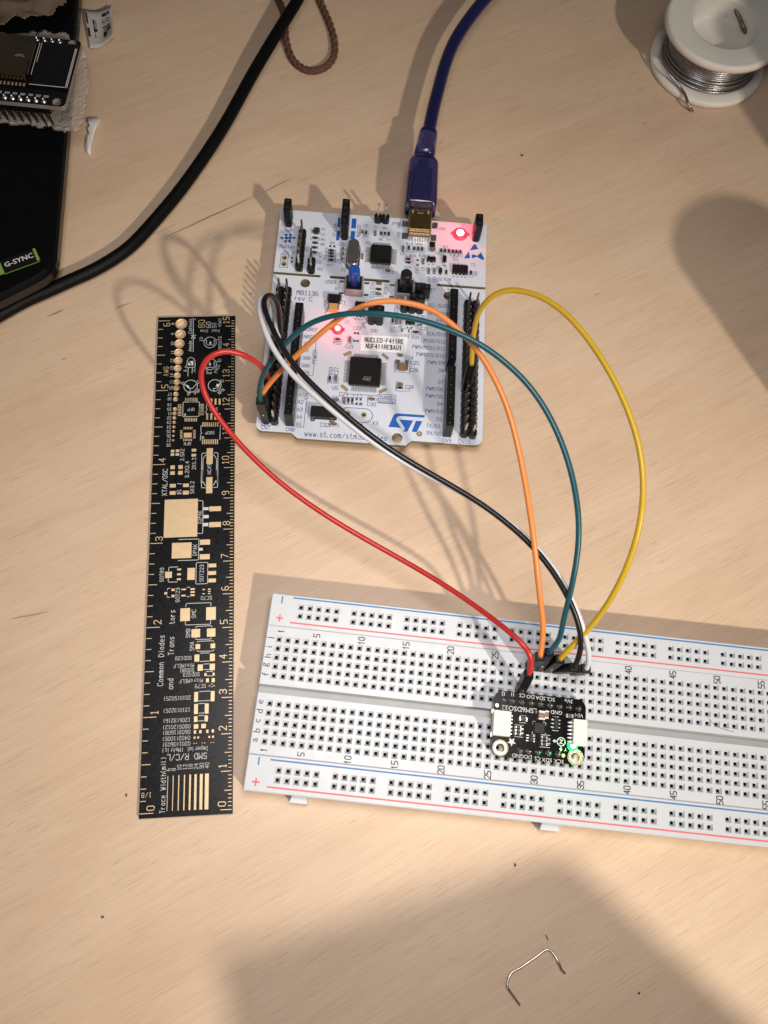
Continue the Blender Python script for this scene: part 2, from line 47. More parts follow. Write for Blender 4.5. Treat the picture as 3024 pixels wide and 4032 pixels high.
N_LINES=[[(36.94,15.58),(42.59,15.66),(42.57,12.62),(37.12,12.55),(36.94,15.58)],[(31.77,15.01),(36.98,14.99)],[(27.66,14.86),(31.77,15.01)],[(29.29,14.91),(29.29,14.15)],[(30.52,14.96),(30.53,14.12)],[(31.78,14.94),(31.77,14.1)],[(25.9,11.37),(25.91,13.64),(32.17,13.89)],[(41.93,28.44),(41.62,23.85),(46.46,23.74),(46.52,28.68)],[(26.4,11.29),(32.33,11.4),(32.38,12.23)],[(42.39,19.64),(42.4,17.22),(45.17,17.19)],[(33.76,12.7),(33.74,14.01),(36.49,14.11),(36.5,12.75)],[(22.63,11.36),(22.76,12.44)],[(25.42,11.46),(25.4,12.29)],[(22.67,3.23),(22.67,4.4)],[(25.37,3.32),(25.36,4.37)],[(20.79,18.3),(22.14,18.33),(22.13,19.25)],[(22.75,18.33),(24.11,18.39),(24.08,19.41)],[(16.07,33.03),(16.04,20.44),(12.63,20.36)],[(14.79,11.6),(14.66,2.46),(12.12,2.47)],[(11.94,16.18),(11.87,2.7)],[(15.77,5.66),(15.65,9.74)],[(18.44,5.56),(21.91,5.62)],[(1.55,3.43),(1.62,2.3),(6.82,2.49),(6.79,3.96)],[(17.81,45.88),(17.63,48.12),(18.85,48.16)],[(22.99,48.29),(24.09,48.32),(23.98,46.4)],[(18.17,42.84),(18.13,44.93),(19.1,44.95)],[(62.9,4.26),(62.9,2.21),(67.96,2.46),(68.06,3.83)],[(57.8,2.78),(58.47,50.35)],[(1.84,64.5),(4.24,64.58),(4.39,59.5),(1.74,59.4),(1.84,64.5)],[(1.81,61.92),(4.33,61.98)],[(17.23,67.46),(19.8,67.56),(19.93,62.91),(17.41,62.95)]]
N_X3=[(27.87,7.85),(33.31,7.92),2.35]
N_LOGO=[[(40.8,4.61),(42.1,8.47),(42.39,8.97),(42.81,9.28),(43.34,9.44),(52.09,9.43),(51.75,8.6),(44.25,8.57),(43.51,8.3),(43.2,7.9),(43.09,7.13),(43.38,6.57),(44.77,4.56)],[(44.09,7.37),(48.4,7.37),(46.75,3.43),(45.25,3.43),(45.81,3.94),(45.96,4.42),(45.76,4.87)],[(49.26,7.32),(51.31,7.34),(49.65,3.48),(48.1,3.53)]]
N_ESD=[[(64.66,71.59),(65.7,73.59),(66.22,74.28),(66.77,73.85),(67.53,72.32)],[(62.73,68.1),(64.32,71.15),(64.87,68.45)],[(65.54,68.51),(65.25,69.43),(65.77,70.1),(66.45,69.85),(67.26,69.6),(68.44,71.13),(69.65,68.55),(69.17,68.04),(67.0,69.26),(66.2,68.72)]]
N_MOL=[(1.45,70.89,0.56,0.4),(5.5,71.25,0.56,0.4),(2.8,72.25,0.49,0.49),(4.19,72.32,0.49,0.49),(2.82,69.71,0.49,0.49),(4.09,69.82,0.54,0.54),(2.92,71.02,0.58,0.58),(4.14,71.13,0.58,0.58)]
N_X3H=[(27.85,8.2),(32.93,8.12)]
N_JP4=[(3.06,63.24),(3.03,60.79)]
B_TEXT=[('I2',63.6,19.21,180,1.0),('I1',66.21,19.26,180,1.0),('CS',68.87,19.31,180,1.0),('DO',71.15,19.2,180,1.0),('SDA',73.94,19.14,180,1.0),('SCL',76.75,19.09,180,1.0),('3Vo',81.76,19.16,180,1.0),('VIN',84.77,15.59,180,1.0),('GND',78.49,15.74,180,1.0),('LSM6DSO32',68.22,15.53,180,1.3),('GND',68.46,3.23,180,1.0),('DO',71.21,3.22,180,1.0),('CS',73.82,3.09,180,1.0),('SDX',76.35,2.97,180,1.0),('SCX',79.6,2.97,180,1.0),('Y',81.34,6.22,180,0.8)]
B_BLOCKS=[('qwl',63.28,11.1,4.7,6.6),('qwr',84.44,10.91,3.78,6.83),('cap',74.34,14.49,1.72,2.44),('cap',75.69,14.77,1.05,2.21),('caph',82.0,15.14,1.92,1.12),('imu',73.88,11.03,3.33,3.22),('reg',78.36,12.73,1.62,3.0),('dio',69.37,12.98,1.72,1.2),('arr',68.46,9.76,2.25,2.4),('arr',75.69,7.84,2.61,2.5),('ic',71.68,8.15,1.47,2.1)]
B_PINS=[(63.74,17.69),(66.35,17.66),(68.96,17.63),(71.57,17.6),(74.19,17.57),(76.8,17.54),(79.41,17.52),(82.03,17.49),(84.64,17.46),(69.05,4.7),(71.42,4.72),(74.03,4.76),(76.76,4.76),(79.36,4.82)]
B_MARK={'hole': [(63.64,4.81),(84.12,4.51)],'dots': [(62.1,15.93),(80.79,4.63)],'star': (66.62,6.72),'led': (83.2,7.44),'z': (80.08,8.14)}
WIRES={'red': [(37.67,118.0,25.0),(37.52,116.59,33.0),(36.55,114.28,40.0),(34.49,114.24,44.0),(31.66,114.73,46.0),(28.75,114.79,47.0),(25.38,114.19,47.0),(22.83,112.63,46.0),(21.33,110.74,44.0),(21.12,108.2,41.0),(22.03,105.54,38.0),(24.11,102.09,35.0),(27.99,97.55,31.0),(33.89,91.41,27.0),(40.0,86.13,24.0),(47.5,80.72,21.0),(55.12,75.75,18.5),(65.38,69.37,17.0),(75.54,63.13,17.0),(85.27,55.96,19.0),(93.25,48.72,22.0),(97.65,43.63,25.0),(101.04,39.97,27.5),(103.53,36.75,28.5),(105.02,34.71,28.0),(105.7,33.06,26.5),(105.56,31.23,25.0),(105.37,29.91,23.0)],'orange': [(35.88,112.9,25.0),(38.58,115.15,29.0),(44.59,116.21,37.0),(50.26,118.07,44.0),(55.61,119.24,50.0),(59.03,120.75,53.0),(65.82,122.79,56.0),(70.78,122.63,57.0),(74.85,121.84,57.5),(80.07,120.04,58.0),(82.88,118.93,58.0),(87.94,114.12,58.0),(92.51,108.72,57.5),(95.77,102.98,57.0),(98.53,96.15,56.0),(99.89,91.75,55.0),(101.14,87.57,54.0),(102.94,77.29,51.5),(104.23,68.66,48.0),(105.58,60.11,44.0),(106.6,51.71,39.0),(107.77,45.56,34.0),(108.83,42.46,31.0),(109.23,38.87,27.5),(108.74,34.3,23.5)],'teal': [(35.27,111.38,24.0),(35.03,112.5,26.0),(35.72,113.59,30.0),(37.48,114.89,35.0),(39.73,116.11,39.0),(43.57,117.7,44.0),(46.79,119.2,47.5),(50.87,120.2,51.0),(54.86,120.31,53.5),(59.72,119.32,56.0),(62.32,119.23,57.0),(68.36,117.61,59.0),(74.34,116.03,60.0),(80.29,114.18,60.5),(86.11,111.19,61.0),(91.93,108.09,61.0),(96.15,105.11,60.5),(99.91,101.45,60.0),(103.5,98.16,59.5),(107.22,92.82,58.5),(110.36,87.15,57.0),(112.84,80.29,55.5),(114.64,73.68,53.5),(115.64,67.21,51.0),(116.1,61.99,48.5),(116.0,56.89,45.5),(114.99,50.63,42.0),(113.94,44.77,36.5),(113.49,41.46,32.0),(113.49,39.06,29.5),(113.35,37.61,27.5),(112.29,36.58,25.5),(111.46,35.32,23.5)],'yellow': [(97.76,121.26,24.0),(97.5,123.27,28.0),(97.09,124.42,33.0),(96.86,125.34,38.0),(96.9,126.18,43.0),(97.71,126.53,48.0),(99.58,126.76,51.5),(101.62,126.74,53.5),(103.35,126.33,55.0),(106.45,124.86,57.0),(111.01,121.44,59.5),(115.38,116.33,61.0),(119.02,109.97,62.0),(122.51,102.42,62.5),(125.52,94.77,62.5),(127.94,86.86,62.0),(129.64,78.8,61.0),(130.1,71.04,59.5),(129.55,63.8,57.0),(128.51,56.96,53.0),(126.33,50.03,47.0),(123.66,44.14,40.0),(120.88,40.7,35.0),(119.43,38.82,32.0),(116.63,36.17,28.5),(114.78,34.58,26.0),(114.04,33.39,23.5)],'black': [(41.45,132.58,24.0),(41.57,133.13,28.5),(41.8,133.01,33.5),(42.07,133.33,38.0),(41.53,133.24,42.0),(40.69,132.93,44.5),(39.68,131.96,46.5),(38.58,129.9,48.0),(38.54,127.46,48.5),(39.22,124.3,48.8),(40.75,120.06,49.0),(42.7,115.76,49.0),(44.76,111.27,49.0),(46.88,108.39,49.0),(49.51,104.85,49.0),(53.19,100.54,48.8),(56.93,97.18,48.5),(61.76,92.04,48.0),(69.17,85.67,47.0),(76.33,81.22,46.0),(82.63,77.49,45.0),(88.99,73.69,44.0),(95.26,69.47,43.0),(100.7,64.88,42.0),(105.23,60.47,41.0),(108.85,56.17,40.0),(111.96,50.96,39.0),(114.46,46.84,37.5),(116.63,41.54,35.0),(117.78,38.52,33.0),(118.29,35.0,29.5),(118.05,32.5,26.5),(117.5,30.88,23.5)],'white': [(40.84,131.74,24.0),(40.25,134.18,28.5),(40.45,136.14,33.5),(39.96,136.44,38.0),(38.88,134.84,42.0),(38.06,132.99,44.5),(37.3,130.75,46.0),(37.06,128.53,46.5),(37.64,124.76,47.0),(38.66,120.44,47.3),(40.25,116.01,47.5),(42.34,111.95,47.5),(45.2,107.76,47.5),(47.46,104.81,47.5),(51.26,101.08,47.4),(55.02,97.29,47.2),(60.6,92.15,46.9),(68.33,85.19,46.2),(75.99,80.86,45.0),(82.53,77.39,44.0),(89.27,73.76,43.0),(95.86,69.93,42.0),(101.34,65.38,41.0),(105.94,60.97,40.1),(109.71,56.71,39.1),(112.86,51.5,38.0),(115.35,47.22,36.8),(118.01,41.13,33.4),(119.24,38.14,31.4),(120.58,34.4,28.5),(121.12,31.57,26.0),(120.74,30.53,23.5)]}
BLACK_CABLE=[(50.63,288.92,9.0),(47.89,282.6,8.5),(39.02,266.31,7.0),(30.44,248.91,6.0),(22.14,230.66,5.0),(14.12,215.68,4.2),(6.33,202.55,3.6),(-1.27,191.51,3.2),(-8.67,181.53,3.0),(-14.53,175.97,3.0),(-21.84,170.88,3.0),(-29.12,167.11,3.0),(-36.31,163.21,3.0),(-43.42,159.53,3.0),(-50.36,154.85,3.0),(-55.83,151.06,3.0)]
YARN=[(39.75,296.41,1.2),(40.88,292.51,1.2),(42.28,287.99,1.2),(43.17,282.23,1.2),(43.27,275.91,1.2),(43.94,269.67,1.2),(45.55,263.5,1.2),(48.32,259.58,1.2),(51.86,257.5,1.2),(56.02,258.08,1.2),(59.52,260.99,1.2),(61.58,265.9,1.2),(61.61,272.74,1.2),(60.56,279.04,1.2),(58.99,284.78,1.2),(57.21,290.58,1.2),(55.88,295.79,1.2)]
USB_CABLE=[(123.69,287.24,12.0),(117.92,280.23,11.5),(113.13,273.81,11.0),(108.53,266.86,10.6),(104.26,258.82,10.3),(100.74,249.28,10.2),(98.12,240.07,10.3),(95.39,230.14,10.4),(93.18,220.54,10.5)]
USB_AXIS=[(93.18,220.54,10.5),(91.95,218.34,10.5),(90.5,208.4,10.3),(89.83,206.13,10.2),(88.01,187.47,9.9),(87.68,182.43,9.8)]
BENT_WIRE=[(98.96,-51.82,0.4),(97.47,-49.65,0.7),(96.37,-47.97,1.0),(96.0,-47.18,1.0),(96.25,-46.05,0.9),(96.95,-44.75,0.8),(98.06,-43.85,0.7),(99.93,-43.2,0.6),(101.82,-42.23,0.6),(103.72,-41.26,0.6),(105.64,-40.18,0.6),(106.82,-39.48,0.7),(107.71,-39.37,0.8),(108.53,-39.8,0.9),(109.43,-41.1,1.2),(110.06,-42.54,1.6),(110.55,-43.92,1.2),(111.04,-44.64,0.7),(111.6,-45.22,0.4)]
TAIL=[(184.13,261.01,9.0),(183.46,257.95,8.0),(184.21,253.5,7.0),(186.02,249.97,6.0),(188.53,247.35,5.0),(190.16,245.44,4.2),(191.5,242.66,3.8),(192.09,239.25,3.6),(193.17,237.64,2.5),(194.83,237.94,0.8)]
STUB=[(213.3,272.1,16.0),(211.63,272.21,16.5),(210.31,273.16,17.0),(210.74,272.1,16.0),(211.4,270.22,15.0),(212.74,268.11,14.0),(214.03,265.28,12.8),(215.93,264.07,11.4)]
GS={'bar': [(-38.41,173.17,12.0),(-37.62,173.44,12.0),(-35.66,169.03,12.0),(-36.5,168.61,12.0)],'bar2': [(-49.55,169.44,12.0),(-48.12,168.41,12.0),(-46.23,164.18,12.0),(-48.93,162.85,12.0)],'line': [(-46.21,163.9,12.0),(-35.68,168.43,12.0)],'text': [(-46.27,166.37,12.0),(-37.99,169.28,12.0)]}
ESP={'a': [(-48.75,248.55,24.0),(-31.03,246.16,24.0),(-32.28,220.95,24.0),(-27.25,243.35,24.0),(-28.5,220.91,24.0),(-25.22,245.91,24.0),(-25.61,218.69,24.0)],'shield': [(-33.16,225.65,27.0),(-31.65,240.07,27.0),(-47.75,227.52,27.0)],'foam': [(-30.2,258.02,14.0),(-26.23,253.61,14.0),(-24.65,242.55,14.0),(-24.34,228.52,14.0),(-25.79,220.1,14.0),(-29.45,219.1,14.0),(-37.03,221.11,14.0),(-52.34,222.62,14.0),(-59.49,223.81,14.0)]}
BAG=[(-60.23,260.55,14.0),(-56.01,262.51,14.0),(-50.76,265.71,14.0),(-45.29,266.7,14.0),(-40.96,268.45,14.0),(-37.27,268.95,14.0),(-33.19,275.01,14.0),(-31.26,280.13,14.0)]
LABELPAPER=[(-32.1,287.02,1.0),(-21.8,288.09,1.0),(-20.13,272.24,1.0),(-28.81,268.29,1.0)]
SCRAP=[(-28.46,236.55,1.0),(-26.85,237.09,1.0),(-24.25,236.95,1.0),(-23.69,236.17,1.0),(-23.31,235.51,1.0),(-24.13,234.64,1.0),(-24.81,231.58,1.0),(-25.33,228.54,1.0),(-25.81,225.1,1.0),(-26.05,221.88,1.0),(-26.19,220.07,1.0),(-27.45,221.26,1.0),(-28.1,223.51,1.0),(-28.02,226.41,1.0),(-27.19,226.73,1.0),(-27.26,229.43,1.0),(-28.01,231.83,1.0),(-27.16,233.57,1.0),(-27.34,235.11,1.0)]
CRUMBS=[(101.17,-18.45,0.1),(107.82,-36.64,0.1),(-8.64,-25.0,0.1),(130.55,-51.02,0.1),(-3.92,4.96,0.1),(128.08,218.66,0.1)]
HAIR=[(122.1,19.14),(123.5,17.76),(125.62,16.74),(129.18,16.15)]
RBAG=[(224.93,258.36,2.0),(228.6,260.61,2.0),(230.06,253.1,2.0),(225.56,245.74,2.0),(222.95,250.05,2.0)]
STREAKS=[((-1.7,184.5),(33.8,203.8)),((33.8,203.8),(44.6,210.1)),((-36.9,155.4),(-30.6,158.6)),((-14.9,158.2),(-9.2,160.5)),((-3.5,186.9),(5.0,191.5)),((-40.2,55.1),(-28.1,57.2))]
CAM=[55.95582,3.97396,241.44732,0.32212,-0.04406,-0.05183,3247.69324]
# ------------------------------------------------------------------ materials
MATS = {}
def nd(nt, t, **kw):
    n = nt.nodes.new(t)
    for k, v in kw.items(): setattr(n, k, v)
    return n
def mat(name, col, rough=0.5, metal=0.0, var=0.10, scale=2.5, bump=0.0, bscale=40, coat=0.0, emit=None, estr=0, alpha=1.0, trans=0.0, spec=0.5, rvar=0.12, sss=0.0):
    if name in MATS: return MATS[name]
    m = bpy.data.materials.new(name); m.use_nodes = True; nt = m.node_tree; b = nt.nodes['Principled BSDF']
    tc = nd(nt, 'ShaderNodeTexCoord')
    n1 = nd(nt, 'ShaderNodeTexNoise'); n1.inputs['Scale'].default_value = scale; n1.inputs['Detail'].default_value = 6; n1.inputs['Roughness'].default_value = .65
    nt.links.new(tc.outputs['Object'], n1.inputs['Vector'])
    r = nd(nt, 'ShaderNodeValToRGB')
    c = Vector(col); r.color_ramp.elements[0].position = .3; r.color_ramp.elements[1].position = .7
    r.color_ramp.elements[0].color = (*[max(0, v*(1-var)) for v in c], 1); r.color_ramp.elements[1].color = (*[min(1, v*(1+var)) for v in c], 1)
    nt.links.new(n1.outputs['Fac'], r.inputs['Fac']); nt.links.new(r.outputs['Color'], b.inputs['Base Color'])
    n2 = nd(nt, 'ShaderNodeTexNoise'); n2.inputs['Scale'].default_value = scale*3.1; n2.inputs['Detail'].default_value = 4
    nt.links.new(tc.outputs['Object'], n2.inputs['Vector'])
    mr = nd(nt, 'ShaderNodeMapRange'); mr.inputs['To Min'].default_value = max(.03, rough-rvar); mr.inputs['To Max'].default_value = min(1, rough+rvar)
    nt.links.new(n2.outputs['Fac'], mr.inputs['Value']); nt.links.new(mr.outputs['Result'], b.inputs['Roughness'])
    b.inputs['Metallic'].default_value = metal; b.inputs['Coat Weight'].default_value = coat; b.inputs['Alpha'].default_value = alpha
    b.inputs['Transmission Weight'].default_value = trans; b.inputs['Specular IOR Level'].default_value = spec
    if sss: b.inputs['Subsurface Weight'].default_value = sss; b.inputs['Subsurface Scale'].default_value = .08
    if emit: b.inputs['Emission Color'].default_value = (*emit, 1); b.inputs['Emission Strength'].default_value = estr
    if bump:
        n3 = nd(nt, 'ShaderNodeTexNoise'); n3.inputs['Scale'].default_value = bscale; n3.inputs['Detail'].default_value = 3
        nt.links.new(tc.outputs['Object'], n3.inputs['Vector'])
        bp = nd(nt, 'ShaderNodeBump'); bp.inputs['Strength'].default_value = bump; bp.inputs['Distance'].default_value = .02
        nt.links.new(n3.outputs['Fac'], bp.inputs['Height']); nt.links.new(bp.outputs['Normal'], b.inputs['Normal'])
    MATS[name] = m; return m

def wood():
    m = bpy.data.materials.new('birch_laminate'); m.use_nodes = True; nt = m.node_tree; b = nt.nodes['Principled BSDF']; L = nt.links.new
    tc = nd(nt, 'ShaderNodeTexCoord')
    def mapping(rot, sc):
        mp = nd(nt, 'ShaderNodeMapping', vector_type='TEXTURE'); mp.inputs['Rotation'].default_value = (0, 0, math.radians(rot)); mp.inputs['Scale'].default_value = sc
        L(tc.outputs['Object'], mp.inputs['Vector']); return mp
    def noise(vec, scale, detail=4, rough=.55, dist=0.0):
        n = nd(nt, 'ShaderNodeTexNoise'); n.inputs['Scale'].default_value = scale; n.inputs['Detail'].default_value = detail; n.inputs['Roughness'].default_value = rough; n.inputs['Distortion'].default_value = dist
        L(vec, n.inputs['Vector']); return n.outputs['Fac']
    def ramp(fac, stops):
        r = nd(nt, 'ShaderNodeValToRGB'); e = r.color_ramp.elements
        while len(e) < len(stops): e.new(.5)
        for i, (p, c) in enumerate(stops): e[i].position = p; e[i].color = (*c, 1) if len(c) == 3 else c
        L(fac, r.inputs['Fac']); return r.outputs['Color']
    def mix(kind, f, a, c):
        x = nd(nt, 'ShaderNodeMix', data_type='RGBA', blend_type=kind)
        if isinstance(f, float): x.inputs[0].default_value = f
        else: L(f, x.inputs[0])
        L(a, x.inputs[6])
        if isinstance(c, tuple): x.inputs[7].default_value = (*c, 1)
        else: L(c, x.inputs[7])
        return x.outputs[2]
    ang = 25
    broad = noise(mapping(ang, (14, 2.2, 1)).outputs[0], 1.0, 3, .5, .6)
    base = ramp(broad, [(.30, (.600, .442, .312)), (.48, (.630, .473, .338)), (.70, (.660, .503, .365))])
    blot = noise(mapping(ang, (5, 3, 1)).outputs[0], 1.0, 5, .6)
    base = mix('MULTIPLY', .8, base, ramp(blot, [(.3, (.93, .89, .87)), (.65, (1, 1, 1))]))
    fig = noise(mapping(ang, (7.5, .33, 1)).outputs[0], 1.0, 5, .62, .35)
    base = mix('MULTIPLY', .85, base, ramp(fig, [(.34, (.95, .935, .92)), (.5, (.985, .98, .975)), (.66, (1.02, 1.02, 1.02))]))
    fine = noise(mapping(ang, (1.5, .055, 1)).outputs[0], 1.0, 4, .62, .1)
    base = mix('MULTIPLY', .8, base, ramp(fine, [(.33, (.865, .84, .81)), (.46, (.97, .963, .955)), (.7, (1.03, 1.03, 1.03))]))
    # open pores: short dark dashes, gathered in patches
    pore = noise(mapping(ang, (.75, .030, 1)).outputs[0], 1.0, 2, .5)
    gate = noise(mapping(ang, (6, 3, 1)).outputs[0], 1.3, 2, .5)
    pf = nd(nt, 'ShaderNodeMapRange'); pf.inputs['From Min'].default_value = .635; pf.inputs['From Max'].default_value = .70; L(pore, pf.inputs['Value'])
    gf = nd(nt, 'ShaderNodeMapRange'); gf.inputs['From Min'].default_value = .40; gf.inputs['From Max'].default_value = .60; gf.inputs['To Max'].default_value = .52; L(gate, gf.inputs['Value'])
    pm = nd(nt, 'ShaderNodeMath', operation='MULTIPLY'); L(pf.outputs[0], pm.inputs[0]); L(gf.outputs[0], pm.inputs[1])
    base = mix('MIX', pm.outputs[0], base, (.25, .165, .095))
    # the long bark streaks and specks in the veneer
    sep = nd(nt, 'ShaderNodeSeparateXYZ'); L(tc.outputs['Object'], sep.inputs[0])
    wob = noise(tc.outputs['Object'], 2.2, 3)
    def mth(op, a, c=None, clamp=False):
        x = nd(nt, 'ShaderNodeMath', operation=op); x.use_clamp = clamp
        for i, v in enumerate((a, c)):
            if v is None: continue
            if isinstance(v, (int, float)): x.inputs[i].default_value = v
            else: L(v, x.inputs[i])
        return x.outputs[0]
    total = None
    for (ax, ay), (bx, by), w, dark in STREAK_LINES:
        ax, ay, bx, by, w = ax*K, ay*K, bx*K, by*K, w*K
        ln = math.hypot(bx-ax, by-ay); ux, uy = (bx-ax)/ln, (by-ay)/ln
        u = mth('ADD', mth('MULTIPLY', mth('SUBTRACT', sep.outputs[0], ax), ux), mth('MULTIPLY', mth('SUBTRACT', sep.outputs[1], ay), uy))
        v = mth('ADD', mth('MULTIPLY', mth('SUBTRACT', sep.outputs[0], ax), -uy), mth('MULTIPLY', mth('SUBTRACT', sep.outputs[1], ay), ux))
        v = mth('ADD', v, mth('MULTIPLY', mth('SUBTRACT', wob, .5), .06))
        t = mth('DIVIDE', u, ln)
        taper = mth('MULTIPLY', mth('MULTIPLY', t, mth('SUBTRACT', 1.0, t)), 4.0, True)
        wide = mth('MULTIPLY', mth('POWER', taper, .5), w)
        f = mth('DIVIDE', mth('SUBTRACT', wide, mth('ABSOLUTE', v)), w*.8, True)
        f = mth('MULTIPLY', f, dark)
        total = f if total is None else mth('MAXIMUM', total, f)
    base = mix('MIX', total, base, (.17, .095, .045))
    L(base, b.inputs['Base Color'])
    rr = nd(nt, 'ShaderNodeMapRange'); rr.inputs['To Min'].default_value = .36; rr.inputs['To Max'].default_value = .56; L(fine, rr.inputs['Value']); L(rr.outputs[0], b.inputs['Roughness'])
    b.inputs['Specular IOR Level'].default_value = .42
    bp = nd(nt, 'ShaderNodeBump'); bp.inputs['Strength'].default_value = .22; bp.inputs['Distance'].default_value = .012
    L(mth('ADD', mth('MULTIPLY', fine, .8), mth('MULTIPLY', pm.outputs[0], -1.0)), bp.inputs['Height']); L(bp.outputs[0], b.inputs['Normal'])
    return m
STREAK_LINES = [(a, c, w, d) for (a, c), w, d in zip(STREAKS, (.45, .5, .45, .35, .3, .4), (.8, .6, .75, .7, .5, .6))]
STREAK_LINES += [((x-.9, y-.4), (x+.9, y+.4), .3, .75) for x, y in ((99, 225), (176, 233), (30, 163), (148, 160), (7, 60), (-30, 140))]

white_mask = mat('white_solder_mask', (.60, .635, .72), .32, 0, .03, 1.5, .05, 90)
blue_ink = mat('blue_silkscreen', (.035, .065, .22), .5, 0, .2, 20)
logo_blue = mat('logo_blue', (.012, .10, .42), .4, 0, .08, 5)
black_mask = mat('black_solder_mask', (.0045, .0045, .0055), .30, 0, .25, 3, .04, 120, spec=.32)
white_ink = mat('white_silkscreen', (.58, .58, .57), .55, 0, .10, 25)
gold = mat('gold_plating', (.80, .585, .34), .33, .75, .08, 6, .05, 60)
ruler_gold = mat('matte_gold_plating', (.72, .53, .32), .42, .35, .05, 4, .08, 70)
fr4 = mat('board_edge', (.20, .17, .10), .6, 0, .15, 6)
black_plastic = mat('black_plastic', (.006, .0055, .006), .36, 0, .25, 8, .08, 60, spec=.3)
black_housing = mat('connector_housing', (.004, .004, .004), .36, 0, .25, 8, .06, 50, spec=.2)
chip_black = mat('chip_epoxy', (.009, .008, .008), .42, 0, .2, 9, .12, 110, spec=.3)
tin = mat('tinned_metal', (.62, .60, .57), .27, 1, .12, 9, .1, 40)
steel = mat('pin_metal', (.66, .62, .56), .25, 1, .10, 9)
solder = mat('solder', (.56, .55, .55), .30, 1, .12, 6, .12, 20)
cap_tan = mat('ceramic_tan', (.23, .135, .07), .45, 0, .12, 10)
res_black = mat('resistor_body', (.022, .021, .022), .4, 0, .2, 12)
cream = mat('cream_connector', (.80, .74, .64), .42, 0, .03, 4, .04, 40, sss=.1)
bread_white = mat('breadboard_plastic', (.53, .553, .59), .38, 0, .018, 1.0, .05, 45)
trench_grey = mat('trench_plastic', (.50, .505, .50), .5, 0, .03, 1.0)
pit_dark = mat('socket_inside', (.012, .012, .012), .6, .0, .3, 8)
clip_metal = mat('contact_clip', (.45, .44, .42), .35, 1, .15, 8)
bb_red = mat('red_print', (.66, .12, .14), .5, 0, .05, 8)
bb_blue = mat('blue_print', (.04, .17, .42), .5, 0, .05, 8)
bb_black = mat('black_print', (.012, .012, .012), .5, 0, .1, 8)
paper = mat('paper_sticker', (.84, .86, .90), .6, 0, .03, 3)

